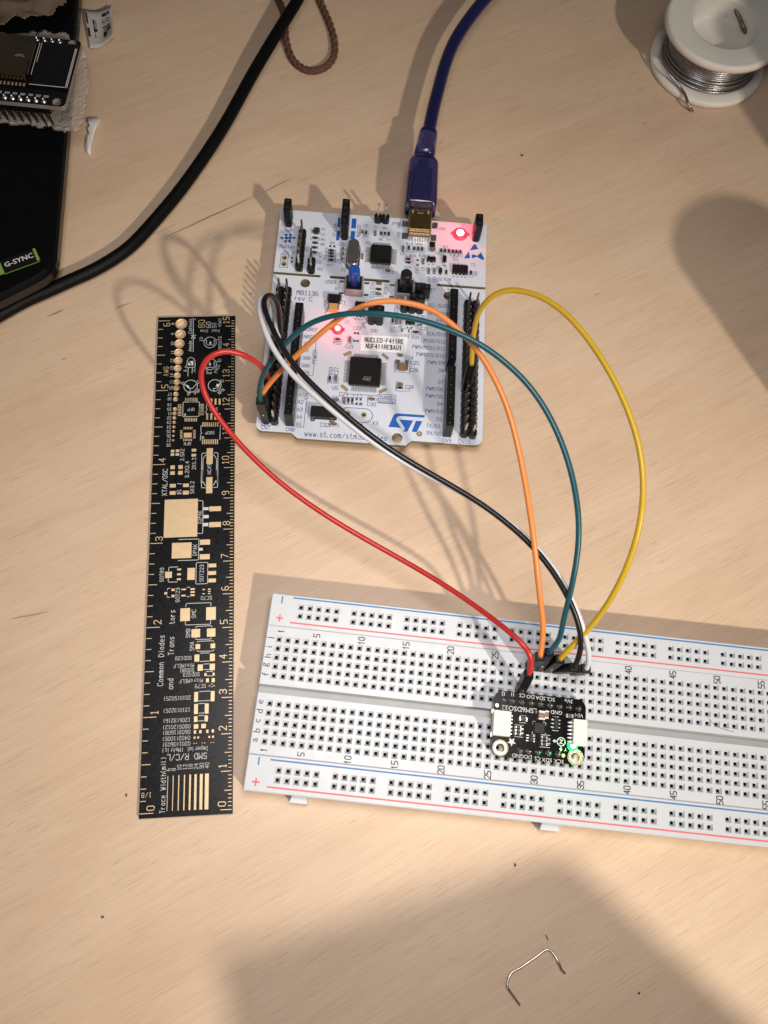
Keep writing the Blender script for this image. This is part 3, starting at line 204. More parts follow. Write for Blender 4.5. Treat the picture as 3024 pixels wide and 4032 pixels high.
# ------------------------------------------------------------------ object helpers
COL = scene.collection.objects
def tag(o, label=None, cat=None, group=None, kind=None):
    if label: o['label'] = label
    if cat: o['category'] = cat
    if group: o['group'] = group
    if kind: o['kind'] = kind
    return o
def thing(name, label, cat, loc=(0, 0, 0), rz=0.0, group=None):
    o = bpy.data.objects.new(name, None); COL.link(o); o.empty_display_size = .5
    o.location = Vector(loc)*K; o.rotation_euler = (0, 0, rz)
    return tag(o, label, cat, group)
def put(name, me, parent=None, loc=(0, 0, 0), rz=0.0, label=None):
    o = bpy.data.objects.new(name, me); COL.link(o); o.parent = parent
    o.location = Vector(loc)*K; o.rotation_euler = (0, 0, rz)
    if label: o['label'] = label
    return o
class G:
    def __init__(s, *mats): s.v = []; s.f = []; s.m = []; s.mats = list(mats); s.sm = []
    def add(s, vs, fs, mi=0, smooth=False):
        b = len(s.v); s.v += [tuple(v) for v in vs]; s.f += [[i+b for i in f] for f in fs]; s.m += [mi]*len(fs); s.sm += [smooth]*len(fs)
    def box(s, x0, x1, y0, y1, z0, z1, mi=0, c=0.0):
        if c <= 0:
            s.add([(x, y, z) for z in (z0, z1) for x, y in ((x0, y0), (x1, y0), (x1, y1), (x0, y1))],
                  [(3, 2, 1, 0), (4, 5, 6, 7), (0, 1, 5, 4), (1, 2, 6, 5), (2, 3, 7, 6), (3, 0, 4, 7)], mi); return
        def ring(i, z):
            a, b_, d, e = x0+i, x1-i, y0+i, y1-i
            return [(a+c, d, z), (b_-c, d, z), (b_, d+c, z), (b_, e-c, z), (b_-c, e, z), (a+c, e, z), (a, e-c, z), (a, d+c, z)]
        s.loft([ring(0, z0), ring(0, z1-c), ring(c*.7, z1)], mi, True)
    def loft(s, rings, mi=0, caps=True, smooth=False, closed=True):
        n = len(rings[0]); vs = [p for r in rings for p in r]; fs = []
        for k in range(len(rings)-1):
            for i in range(n if closed else n-1):
                j = (i+1) % n; fs.append((k*n+i, k*n+j, (k+1)*n+j, (k+1)*n+i))
        b = len(s.f); s.add(vs, fs, mi, smooth)
        if caps:
            nb_ = len(s.v)-len(vs)
            s.f.append([nb_+i for i in reversed(range(n))]); s.m.append(mi); s.sm.append(False)
            s.f.append([nb_+(len(rings)-1)*n+i for i in range(n)]); s.m.append(mi); s.sm.append(False)
    def prism(s, poly, z0, z1, mi=0): s.loft([[(x, y, z0) for x, y in poly], [(x, y, z1) for x, y in poly]], mi)
    def cyl(s, x, y, r, z0, z1, n=20, mi=0, r2=None, bev=0):
        r2 = r if r2 is None else r2
        def c(rad, z): return [(x+rad*math.cos(2*math.pi*i/n), y+rad*math.sin(2*math.pi*i/n), z) for i in range(n)]
        rings = [c(r, z0)] + ([c(r2, z1-bev), c(r2-bev, z1)] if bev else [c(r2, z1)])
        s.loft(rings, mi, True, True)
    def lathe(s, x, y, prof, n=64, mi=0, smooth=True):
        s.loft([[(x+r*math.cos(2*math.pi*i/n), y+r*math.sin(2*math.pi*i/n), z) for i in range(n)] for r, z in prof], mi, False, smooth)
    def ring(s, x, y, r0, r1, z, n=28, mi=0):
        a = [(x+r0*math.cos(2*math.pi*i/n), y+r0*math.sin(2*math.pi*i/n), z) for i in range(n)]
        b = [(x+r1*math.cos(2*math.pi*i/n), y+r1*math.sin(2*math.pi*i/n), z) for i in range(n)]
        s.loft([b, a], mi, False)
    def tube(s, path, rad, n=10, mi=0, caps=True):
        P = [Vector(p) for p in path]; N = len(P)
        T = [(P[min(i+1, N-1)]-P[max(i-1, 0)]).normalized() for i in range(N)]
        up = Vector((0, 0, 1)) if abs(T[0].z) < .9 else Vector((1, 0, 0))
        nrm = (up - T[0]*up.dot(T[0])).normalized(); rings = []
        for i in range(N):
            nrm = (nrm - T[i]*nrm.dot(T[i])).normalized(); bi = T[i].cross(nrm)
            r = rad(i/(N-1)) if callable(rad) else rad
            rings.append([P[i] + (nrm*math.cos(2*math.pi*k/n)+bi*math.sin(2*math.pi*k/n))*r for k in range(n)])
        s.loft(rings, mi, caps, True)
    def strip(s, pts, w, z, mi=0):
        for (ax, ay), (bx, by) in zip(pts, pts[1:]):
            d = Vector((bx-ax, by-ay)); 
            if d.length < 1e-6: continue
            d.normalize(); nx, ny = -d.y*w/2, d.x*w/2; ex, ey = d.x*w/2, d.y*w/2
            s.add([(ax-ex+nx, ay-ey+ny, z), (ax-ex-nx, ay-ey-ny, z), (bx+ex-nx, by+ey-ny, z), (bx+ex+nx, by+ey+ny, z)], [(0, 1, 2, 3)], mi)
    def flat(s, poly, z, mi=0): s.add([(x, y, z) for x, y in poly], [tuple(range(len(poly)))], mi)
    def mesh(s, name):
        me = bpy.data.meshes.new(name); me.from_pydata([(x*K, y*K, z*K) for x, y, z in s.v], [], s.f)
        for m in s.mats: me.materials.append(m)
        me.polygons.foreach_set('material_index', s.m); me.polygons.foreach_set('use_smooth', s.sm); me.update()
        bm = bmesh.new(); bm.from_mesh(me); bmesh.ops.recalc_face_normals(bm, faces=bm.faces); bm.to_mesh(me); bm.free()
        return me
    def build(s, name, parent=None, loc=(0, 0, 0), rz=0.0, label=None): return put(name, s.mesh(name), parent, loc, rz, label)
def smooth_path(pts, sub=6):
    P = [Vector(p) for p in pts]; out = []
    for i in range(len(P)-1):
        p0, p1, p2, p3 = P[max(i-1, 0)], P[i], P[i+1], P[min(i+2, len(P)-1)]
        for k in range(sub):
            t = k/sub; out.append(.5*((2*p1)+(p2-p0)*t+(2*p0-5*p1+4*p2-p3)*t*t+(3*p1-p0-3*p2+p3)*t**3))
    out.append(P[-1]); return out
def relax(pts, n=2):
    P = [Vector(p) for p in pts]
    for _ in range(n): P = [P[0]]+[(P[i-1]+P[i]*2+P[i+1])/4 for i in range(1, len(P)-1)]+[P[-1]]
    return P
def temp_mesh(curve):
    o = bpy.data.objects.new('temp', curve); COL.link(o); bpy.context.view_layer.update()
    dg = bpy.context.evaluated_depsgraph_get(); me = bpy.data.meshes.new_from_object(o.evaluated_get(dg)); bpy.data.objects.remove(o); return me
def circle(x, y, r, n=24): return [(x+r*math.cos(2*math.pi*i/n), y+r*math.sin(2*math.pi*i/n)) for i in range(n)]
def rounded(x0, x1, y0, y1, r, n=6):
    out = []
    for cx, cy, a in ((x1-r, y1-r, 0), (x0+r, y1-r, 90), (x0+r, y0+r, 180), (x1-r, y0+r, 270)):
        out += [(cx+r*math.cos(math.radians(a+90*i/n)), cy+r*math.sin(math.radians(a+90*i/n))) for i in range(n+1)]
    return out
def plate(name, outline, holes, z0, z1, mtop, mside, parent):
    cu = bpy.data.curves.new(name, 'CURVE'); cu.dimensions = '2D'; cu.fill_mode = 'BOTH'; cu.extrude = (z1-z0)/2*K
    for loop in [outline]+holes:
        sp = cu.splines.new('POLY'); sp.points.add(len(loop)-1); sp.use_cyclic_u = True
        for p, (x, y) in zip(sp.points, loop): p.co = (x*K, y*K, 0, 1)
    me = temp_mesh(cu); me.transform(Matrix.Translation((0, 0, (z0+z1)/2*K))); me.name = name
    me.materials.clear(); me.materials.append(mtop); me.materials.append(mside)
    for p in me.polygons: p.material_index = 0 if abs(p.normal.z) > .7 else 1; p.use_smooth = False
    return put(name, me, parent)
CAPH = None
def text_parts(name, entries, z, m, parent, spacing=1.0):
    """every printed word an object of its own"""
    g = text_mesh(entries, z, [m], None, spacing, True)
    for s_, (vs, fs) in g:
        q_ = G(m); cx = sum(v[0] for v in vs)/len(vs); cy = sum(v[1] for v in vs)/len(vs)
        q_.add([(v[0]-cx, v[1]-cy, 0) for v in vs], fs); q_.build(name, parent, (cx, cy, z))
def line_parts(name, lines, w, z, m, parent):
    for l in lines:
        cx, cy = l[0]; q_ = G(m); q_.strip([(x-cx, y-cy) for x, y in l], w, 0); q_.build(name, parent, (cx, cy, z))
def text_mesh(entries, z, mats, extra=None, spacing=1.0, split=False):
    """entries (string, x, y, degrees, cap height, align); all lettering of one print in one flat mesh"""
    global CAPH
    objs = []
    for e in [('H', 0, 0, 0, 1)]+list(entries):
        cu = bpy.data.curves.new('t', 'FONT'); cu.body = e[0]; cu.size = 1.0; cu.resolution_u = 2; cu.space_character = spacing
        o = bpy.data.objects.new('t', cu); COL.link(o); objs.append(o)
    bpy.context.view_layer.update(); dg = bpy.context.evaluated_depsgraph_get()
    g = G(*mats); parts = []
    for k, o in enumerate(objs):
        ev = o.evaluated_get(dg); me = ev.to_mesh(); vs = [v.co.copy() for v in me.vertices]; fs = [tuple(p.vertices) for p in me.polygons]; ev.to_mesh_clear()
        if k == 0: CAPH = max(v.y for v in vs); continue
        s_, x, y, rot, h = entries[k-1][:5]; al = entries[k-1][5] if len(entries[k-1]) > 5 else 'C'
        if not vs: continue
        sc = h/CAPH; xs = [v.x for v in vs]; ox = {'C': (min(xs)+max(xs))/2, 'L': min(xs), 'R': max(xs)}[al]; oy = CAPH/2
        if s_.islower() and len(s_) == 1 and al == 'C': ys = [v.y for v in vs]; oy = (min(ys)+max(ys))/2
        c_, s2 = math.cos(math.radians(rot)), math.sin(math.radians(rot))
        V_ = [(x+((v.x-ox)*c_-(v.y-oy)*s2)*sc, y+((v.x-ox)*s2+(v.y-oy)*c_)*sc, z) for v in vs]
        g.add(V_, fs); parts.append((s_, (V_, fs)))
    for o in objs: cu = o.data; bpy.data.objects.remove(o); bpy.data.curves.remove(cu)
    return parts if split else g
MC = {}
def cached(key, fn):
    if key not in MC: MC[key] = fn()
    return MC[key]
# ------------------------------------------------------------------ plotter lettering as used on circuit boards: strokes on a 4 x 6 grid, two digits per point
STROKES = {
 'A': '00 26 40|12 32', 'B': '00 06 36 45 44 33 03|33 42 41 30 00', 'C': '45 36 16 05 01 10 30 41', 'D': '00 06 26 44 42 20 00', 'E': '46 06 00 40|03 33', 'F': '46 06 00|03 33',
 'G': '45 36 16 05 01 10 30 41 43 23', 'H': '00 06|40 46|03 43', 'I': '20 26|10 30|16 36', 'J': '01 10 20 31 36', 'K': '00 06|46 02|13 40', 'L': '06 00 40', 'M': '00 06 23 46 40', 'N': '00 06 40 46',
 'O': '10 01 05 16 36 45 41 30 10', 'P': '00 06 36 45 44 33 03', 'Q': '10 01 05 16 36 45 41 30 10|22 40', 'R': '00 06 36 45 44 33 03|23 40', 'S': '45 36 16 05 04 13 33 42 41 30 10 01', 'T': '06 46|26 20',
 'U': '06 01 10 30 41 46', 'V': '06 20 46', 'W': '06 10 24 30 46', 'X': '00 46|06 40', 'Y': '06 23 46|23 20', 'Z': '06 46 00 40',
 '0': '10 01 05 16 36 45 41 30 10', '1': '15 26 20|10 30', '2': '05 16 36 45 44 00 40', '3': '05 16 36 45 44 33 13|33 42 41 30 10 01', '4': '30 36 02 42', '5': '46 06 03 33 42 41 30 00', '6': '36 16 05 01 10 30 41 42 33 03',
 '7': '06 46 10', '8': '13 04 05 16 36 45 44 33 13 02 01 10 30 41 42 33', '9': '10 30 41 45 36 16 05 04 13 43', '(': '36 25 21 30', ')': '16 25 21 10', '/': '00 46', '-': '13 33', '.': '10 11', ':': '11 12|14 15',
 'a': '34 14 03 01 10 30|34 30', 'b': '06 00 30 41 43 34 04', 'c': '34 14 03 01 10 30', 'd': '36 30 10 01 03 14 34', 'e': '02 32 33 24 14 03 01 10 30', 'f': '36 26 15 10|04 24', 'h': '06 00|03 14 24 33 30', 'i': '20 24|25 26', 'l': '16 11 20',
 'm': '00 04|03 14 22|20 24|23 34 43 40', 'n': '00 04|03 14 24 33 30', 'o': '10 01 03 14 24 33 31 20 10', 'p': '0: 04 24 33 31 20 00', 'r': '00 04|02 14 24', 's': '34 14 03 12 22 31 20 00', 't': '16 11 20 30|04 24', 'u': '04 01 10 20 31|34 30', 'v': '04 20 44', 'w': '04 10 23 30 44',
 'z': '04 34 00 30', ' ': '', '$': '45 36 16 05 04 13 33 42 41 30 10 01|20 26', '!': '14 26 20'}
NARROW = {'I': 3, 'i': 2.6, 'l': 2.6, '.': 2, ':': 2, '1': 3.6, '(': 3, ')': 3, 't': 3.4, 'f': 3.4}
def stroke_text(s_, h, weight, aspect=.82, gap=1.9):
    """outline of a plotter-font word, centred; returns (verts, faces)"""
    u = h/6.0; x = 0.0; g = G(); lines = []
    for ch in s_:
        wd = NARROW.get(ch, 4) if not ch.islower() else NARROW.get(ch, 3.5 if ch not in 'mw' else 4.2)
        off = 1.0 if ch in '.:(' else .6 if ch in 'Iil' else 0
        for pl in STROKES[ch].split('|'):
            if pl: lines.append([((x+int(p[0])-off)*u*aspect, (-2 if p[1] == ':' else int(p[1]))*u) for p in pl.split(' ')])
        x += wd+gap
    if not lines: return [], []
    xs = [p[0] for l in lines for p in l]; cx = (min(xs)+max(xs))/2
    for l in lines: g.strip([(a-cx, b-h/2) for a, b in l], weight, 0)
    # lift every second stroke a hair so that crossings do not share a plane
    return [(v[0], v[1], (i//4 % 7)*.0012) for i, v in enumerate(g.v)], g.f
def plotter_parts(name, entries, z, m, parent, wf=.13, aspect=.82, gap=1.9, prefix_align=True):
    for e in entries:
        s_, x, y, rot, h = e[:5]; al = e[5] if len(e) > 5 else 'C'
        vs, fs = stroke_text(s_, h, max(.09, h*wf), aspect, gap)
        if not vs: continue
        w = max(v[0] for v in vs); dx = {'C': 0, 'L': w, 'R': -w}[al]
        def mk():
            q_ = G(m); q_.add(vs, fs); return q_.mesh(name)
        a = math.radians(rot); put(name, cached(('pt', s_, h, wf, aspect, gap, m.name), mk), parent, (x+dx*math.cos(a), y+dx*math.sin(a), z), a)
def cbox(name, parent, x, y, z0, sx, sy, sz, m, c=.1, rz=0, label=None):
    def mk():
        g = G(m); g.box(-sx/2, sx/2, -sy/2, sy/2, 0, sz, 0, c); return g.mesh(name)
    return put(name, cached((name, round(sx, 2), round(sy, 2), round(sz, 2), m.name, c), mk), parent, (x, y, z0), rz, label)

# ------------------------------------------------------------------ the table
g = G(wood()); g.box(-420, 620, -420, 520, -25, 0)
tag(g.build('table_top'), kind='structure')

# ------------------------------------------------------------------ black PCB ruler
ruler = thing('pcb_ruler', 'black circuit board ruler with gold pads, inch and centimetre scales', 'ruler')
ZR = 1.2
plate('board', [(-.1, -1.25), (25.0, -1.25), (25.0, 153.75), (-.1, 153.75)], [circle(x, y, r, 28) for x, y, r in RULER_HOLES], .15, ZR, black_mask, black_mask, ruler)
for x, y, r in RULER_HOLES:
    if r > .28:
        g = G(ruler_gold); n = 28
        g.lathe(0, 0, [(r*.93, .2), (r*.93, ZR+.02), (r*1.10, ZR+.02)], n); g.build('plated_hole', ruler, (x, y, 0))
def pad_mesh(w, h):
    def mk():
        q = G(ruler_gold); q.box(-w/2, w/2, -h/2, h/2, 0, .035); return q.mesh('pad')
    return cached(('rpad', w, h), mk)
for x, y, w, h in RULER_PADS: put('pad', pad_mesh(w, h), ruler, (x, y, ZR))
for x, y, w, h in RULER_TRACES: put('trace', pad_mesh(w, h), ruler, (x, y, ZR))
for i in range(49):
    l = 3.7 if i % 8 == 0 else 2.5 if i % 4 == 0 else 1.55
    put('tick_mark', pad_mesh(l, .2), ruler, (.05+l/2, i*25.4/8, ZR-.005))
for i in range(153):
    l = 2.95 if i % 10 == 0 else 2.0 if i % 5 == 0 else .95
    put('tick_mark', pad_mesh(l, .19), ruler, (24.75-l/2, i-.11, ZR-.005))
plotter_parts('silkscreen_lettering', [e for e in RULER_TEXT if not (e[4] == 2.0 or e[0] in ('1/8', 'AWG', '15'))], ZR+.03, white_ink, ruler, .10)
plotter_parts('scale_numeral', [e for e in RULER_TEXT if (e[4] == 2.0 or e[0] in ('1/8', 'AWG', '15'))], ZR+.03, ruler_gold, ruler, .10, .80, 2.2)
line_parts('silkscreen_outline', RULER_LINES, .17, ZR+.025, white_ink, ruler)
for x, y, r in RULER_CIRCLES: g = G(white_ink); g.ring(0, 0, max(.1, r-.09), r+.09, 0); g.build('silkscreen_circle', ruler, (x, y, ZR+.025))
for p in RULER_FILLS: g = G(white_ink); g.flat([(u-p[0][0], v-p[0][1]) for u, v in p], 0); g.build('silkscreen_patch', ruler, (p[0][0], p[0][1], ZR+.027))
for x, y, w, h in RULER_BARS: cbox('silkscreen_bar', ruler, x, y, ZR, w, h, .03, white_ink, 0)

# ------------------------------------------------------------------ breadboard
BBZ, BBR = 8.5, -0.1547
bb = thing('breadboard', 'long white solderless breadboard with red and blue rail lines', 'breadboard', (34.3073, 16.9412, 0), BBR)
P = 2.54
def hole_cell(g, x, y, hx=P/2, hy=P/2):
    a, b_, z = .86, .43, BBZ
    o = [(x-hx, y-hy), (x+hx, y-hy), (x+hx, y+hy), (x-hx, y+hy)]
    sq = lambda r, zz: [(x-r, y-r, zz), (x+r, y-r, zz), (x+r, y+r, zz), (x-r, y+r, zz)]
    vs = [(p[0], p[1], z) for p in o]+sq(a, z)+sq(a-.05, z-.10)+sq(b_, z-.62)+sq(b_, z-.8)
    fs = []
    for k in range(4):
        for i in range(4): j = (i+1) % 4; fs.append((k*4+i, k*4+j, (k+1)*4+j, (k+1)*4+i))
    g.add(vs, fs, 0)
    b2 = .43; vs = sq(b2, z-.8)+sq(b2, z-5.2); fs = [(i, (i+1) % 4, 4+(i+1) % 4, 4+i) for i in range(4)]+[(4, 5, 6, 7)]
    g.add(vs, fs, 1)
    if random.random() < .30:
        d = random.uniform(.9, 1.6); yy = y+random.uniform(-.3, .25); t = random.uniform(.12, .3)
        g.add([(x-.41, yy, z-d), (x+.41, yy+random.uniform(-.06, .06), z-d), (x+.41, yy+t, z-d-.5), (x-.41, yy+t, z-d-.5)], [(0, 1, 2, 3)], 2)
def q(g, x0, x1, y0, y1, z=None, mi=0):
    if x1-x0 > 1e-6 and y1-y0 > 1e-6: g.add([(x0, y0, z or BBZ), (x1, y0, z or BBZ), (x1, y1, z or BBZ), (x0, y1, z or BBZ)], [(0, 1, 2, 3)], mi)
XL, XR = -3.5, 161.0
def skirt(g, x0, x1, y0, y1, z0=0.0, bev=.35, sides='lrbt'):
    z = BBZ
    # bevelled rim all round, standing on the table
    ring = lambda i, zz: [(x0-i, y0-i, zz), (x1+i, y0-i, zz), (x1+i, y1+i, zz), (x0-i, y1+i, zz)]
    g.loft([ring(bev, z0), ring(bev, z-bev), ring(bev*.3, z-bev*.3), ring(0, z)], 0, False)
g = G(bread_white, pit_dark, clip_metal, trench_grey)
nx = 63; x0, x1 = -P/2, (nx-1)*P+P/2
for rows in ((0, 5), (7, 12)):
    ya, yb = rows[0]*P-P/2, (rows[1]-1)*P+P/2
    for r in range(*rows):
        for c in range(nx): hole_cell(g, c*P, r*P)
    q(g, XL, x0, ya, yb); q(g, x1, XR, ya, yb)
lo, hi = -3.45, 31.5
q(g, XL, XR, lo, -P/2); q(g, XL, XR, 4.5*P, 12.75); q(g, XL, XR, 15.15, 6.5*P); q(g, XL, XR, 11.5*P, hi)
TZ = 5.6
g.add([(XL-.35, 12.75, BBZ-.3), (XL, 12.75, BBZ), (XR, 12.75, BBZ), (XR, 12.95, TZ), (XL-.35, 12.95, TZ)], [(0, 1, 2, 3, 4)], 3)
g.add([(XL-.35, 15.15, BBZ-.3), (XL, 15.15, BBZ), (XR, 15.15, BBZ), (XR, 14.95, TZ), (XL-.35, 14.95, TZ)], [(0, 1, 2, 3, 4)], 3)
g.add([(XL-.35, 12.95, TZ), (XR+.35, 12.95, TZ), (XR+.35, 14.95, TZ), (XL-.35, 14.95, TZ)], [(0, 1, 2, 3)], 3)
for ya, yb in ((lo, 12.75), (15.15, hi)):     # end walls of the two halves
    for xe, s in ((XL, -1), (XR, 1)):
        g.add([(xe, ya, BBZ), (xe, yb, BBZ), (xe+s*.35, yb, BBZ-.35), (xe+s*.35, ya, BBZ-.35)], [(0, 1, 2, 3)])
        g.add([(xe+s*.35, ya, BBZ-.35), (xe+s*.35, yb, BBZ-.35), (xe+s*.35, yb, 0), (xe+s*.35, ya, 0)], [(0, 1, 2, 3)])
for xe, s in ((XL, -1), (XR, 1)): g.add([(xe+s*.35, 12.75, TZ), (xe+s*.35, 15.15, TZ), (xe+s*.35, 15.15, 0), (xe+s*.35, 12.75, 0)], [(0, 1, 2, 3)])
for yy in (lo, hi): g.add([(XL-.35, yy, 0), (XR+.35, yy, 0), (XR+.35, yy, BBZ-.35), (XR, yy, BBZ), (XL, yy, BBZ), (XL-.35, yy, BBZ-.35)], [(0, 1, 2, 3, 4, 5)])
g.build('terminal_strip', bb)
for ya, yb, rows in ((31.85, 40.75, (35.19, 37.69)), (-12.75, -3.80, (-9.53, -7.03))):
    g = G(bread_white, pit_dark, clip_metal)
    hy = 1.25
    for r in rows:
        for k in range(10):
            for c in range(5): hole_cell(g, 4.95+k*15.24+c*P, r, P/2, hy)
    r0, r1 = rows[0]-hy, rows[1]+hy
    q(g, XL, XR, ya, r0); q(g, XL, XR, r1, yb); q(g, XL, 4.95-P/2, r0, r1)
    for k in range(10):
        e = 4.95+k*15.24+4.5*P; q(g, e, (4.95+(k+1)*15.24-P/2) if k < 9 else XR, r0, r1)
    skirt(g, XL, XR, ya, yb, 0, .3)
    rail = g.build('power_rail', bb)
    top = ya > 0
    by, ry = (40.13, 32.94) if top else (-4.55, -11.55)
    cbox('blue_rail_line', rail, (2.5+157)/2, by, BBZ, 154.5, .42, .03, bb_blue, 0)
    cbox('red_rail_line', rail, (2.5+157)/2, ry, BBZ, 154.5, .42, .03, bb_red, 0)
    my, py = (39.2, 33.9) if top else (-5.2, -10.6)
    for xm in (-.6, 158.9):
        cbox('minus_mark', rail, xm, my, BBZ, .40, 2.1, .03, bb_blue, 0)
        gg = G(bb_red); gg.box(-.22, .22, -1.0, 1.0, 0, .03); gg.box(-1.0, -.225, -.22, .22, 0, .029); gg.box(.225, 1.0, -.22, .22, 0, .029); gg.build('plus_mark', rail, (xm, py, BBZ))
ent = []
for i in range(5):
    ent.append(('abcde'[i], -2.35, i*P+.1, 90, 1.85)); ent.append(('fghij'[i], -2.35, (7+i)*P+.1, 90, 1.85))
    ent.append(('abcde'[i], 62*P+2.35, i*P+.1, 90, 1.85)); ent.append(('fghij'[i], 62*P+2.35, (7+i)*P+.1, 90, 1.85))
for c in [1]+list(range(5, 64, 5)):
    w = .55 if c < 10 else 1.0
    ent.append((str(c), (c-1)*P+.35, 30.1, 90, 1.7)); ent.append((str(c), (c-1)*P+.25, -2.35, 90, 1.7))
text_parts('printed_lettering', [e for e in ent if e[0].isalpha()], BBZ+.03, bb_black, bb)
plotter_parts('printed_number', [(e[0].replace('1', '!'),)+e[1:] for e in ent if not e[0].isalpha()], BBZ+.03, bb_black, bb, .15, .72, 1.6)
for a, b_ in ((8.7, 13.6), (77.0, 82.2), (145, 150)):
    g = G(bread_white); g.prism([(a+.5, -13.05), (b_-.5, -13.05), (b_, -14.9), (a, -14.9)], .3, 4.4); g.build('locking_tab', bb)

# ------------------------------------------------------------------ sensor breakout on the breadboard
SZ = 12.0
sen = thing('sensor_board', 'small black sensor breakout board with green light, plugged into breadboard', 'circuit board', (34.3073, 16.9412, 0), BBR)
X0, X1, Y0, Y1 = 61.2, 86.6, 2.55, 20.0
hp = [(x, y) for x, y in B_MARK['hole']]
notch = [(74.0+P*i-P*4+P*.5, Y1) for i in range(8)]
sen_mask = mat('sensor_solder_mask', (.0035, .0035, .004), .2, 0, .25, 3, .02, 120, spec=.22, rvar=.05)
plate('board', rounded(X0, X1, Y0, Y1, 2.4), [circle(x, y, 1.25, 24) for x, y in hp], SZ-1.6, SZ, sen_mask, sen_mask, sen)
for x, y in hp:
    g = G(gold, white_ink); g.ring(x, y, 1.27, 1.85, SZ+.03); g.ring(x, y, 2.0, 2.15, SZ+.02, mi=1); g.lathe(x, y, [(1.22, SZ-1.6), (1.22, SZ+.03), (1.28, SZ+.03)], 24); g.build('mounting_ring', sen)
for x, y in B_PINS:
    g = G(solder, steel); g.lathe(0, 0, [(.85, 0), (.75, .12), (.5, .45), (.36, .9), (.05, 1.02)], 14); g.box(-.3, .3, -.3, .3, -10.5, -1.6, 1)
    put('solder_joint', cached('sj', lambda: g.mesh('solder_joint')), sen, (x, y, SZ))
for xs, y in (((B_PINS[0][0], B_PINS[8][0]), B_PINS[0][1]), ((B_PINS[9][0], B_PINS[13][0]), B_PINS[9][1])):
    g = G(black_plastic); g.box(xs[0]-1.27, xs[1]+1.27, y-1.25, y+1.25, BBZ+.05, SZ-1.6); g.build('header_strip', sen)
text_parts('silkscreen_lettering', B_TEXT, SZ+.03, white_ink, sen, .97)
g = G(white_ink)
zx, zy = B_MARK['z']; g.ring(zx, zy, .95, 1.2, SZ+.03); g.strip([(zx-1.2, zy), (zx-1.8, zy)], .3, SZ+.03); g.flat([(zx-1.7, zy+.5), (zx-2.4, zy), (zx-1.7, zy-.5)], SZ+.031)
g.strip([(zx, zy-1.2), (zx, zy-1.9)], .3, SZ+.03); g.flat([(zx-.5, zy-1.8), (zx, zy-2.6), (zx+.5, zy-1.8)], SZ+.031)
g.strip([(zx-.45, zy+.45), (zx+.45, zy+.45), (zx-.45, zy-.45), (zx+.45, zy-.45)], .22, SZ+.032)
g.build('axis_mark', sen)
for x, y, w, h in ((73.9, 11.0, 3.6, 3.5),):
    for sx in (-1, 1):
        for sy in (-1, 1): line_parts('silkscreen_outline', [[(x+sx*w/2, y+sy*(h/2-.7)), (x+sx*w/2, y+sy*h/2), (x+sx*(w/2-.7), y+sy*h/2)]], .12, SZ+.03, white_ink, sen)
for n_, x, y, w, h in B_BLOCKS:
    if n_ in ('arr', 'dio', 'reg'): line_parts('silkscreen_outline', [[(x-w/2, y+h/2+.35), (x+w/2, y+h/2+.35)], [(x-w/2, y-h/2-.35), (x+w/2, y-h/2-.35)]], .12, SZ+.03, white_ink, sen)
sx, sy = B_MARK['star']; g = G(white_ink); g.flat([(sx+(1.25 if i % 2 == 0 else .55)*math.sin(i*math.pi/5+math.pi), sy+(1.25 if i % 2 == 0 else .55)*math.cos(i*math.pi/5+math.pi)) for i in range(10)], SZ+.03); g.build('star_mark', sen)
for x, y in B_MARK['dots']: g = G(gold); g.cyl(x, y, .5, SZ, SZ+.04, 20); g.build('test_pad', sen)
def two_end(name, parent, x, y, z, l, w, h, body, rot=0, e=.28):
    def mk():
        q_ = G(body, tin); q_.box(-l/2+l*e*.8, l/2-l*e*.8, -w/2+.01, w/2-.01, .02, h, 0, .06); q_.box(-l/2, -l/2+l*e*.8, -w/2, w/2, 0, h+.02, 1, .06); q_.box(l/2-l*e*.8, l/2, -w/2, w/2, 0, h+.02, 1, .06)
        # solder fillets
        q_.add([(-l/2-.3, -w/2, 0), (-l/2-.3, w/2, 0), (-l/2, w/2, h*.6), (-l/2, -w/2, h*.6)], [(0, 1, 2, 3)], 1); q_.add([(l/2+.3, -w/2, 0), (l/2+.3, w/2, 0), (l/2, w/2, h*.6), (l/2, -w/2, h*.6)], [(0, 1, 2, 3)], 1)
        return q_.mesh(name)
    return put(name, cached((name, l, w, h, body.name, e), mk), parent, (x, y, z), math.pi/2 if rot else 0)
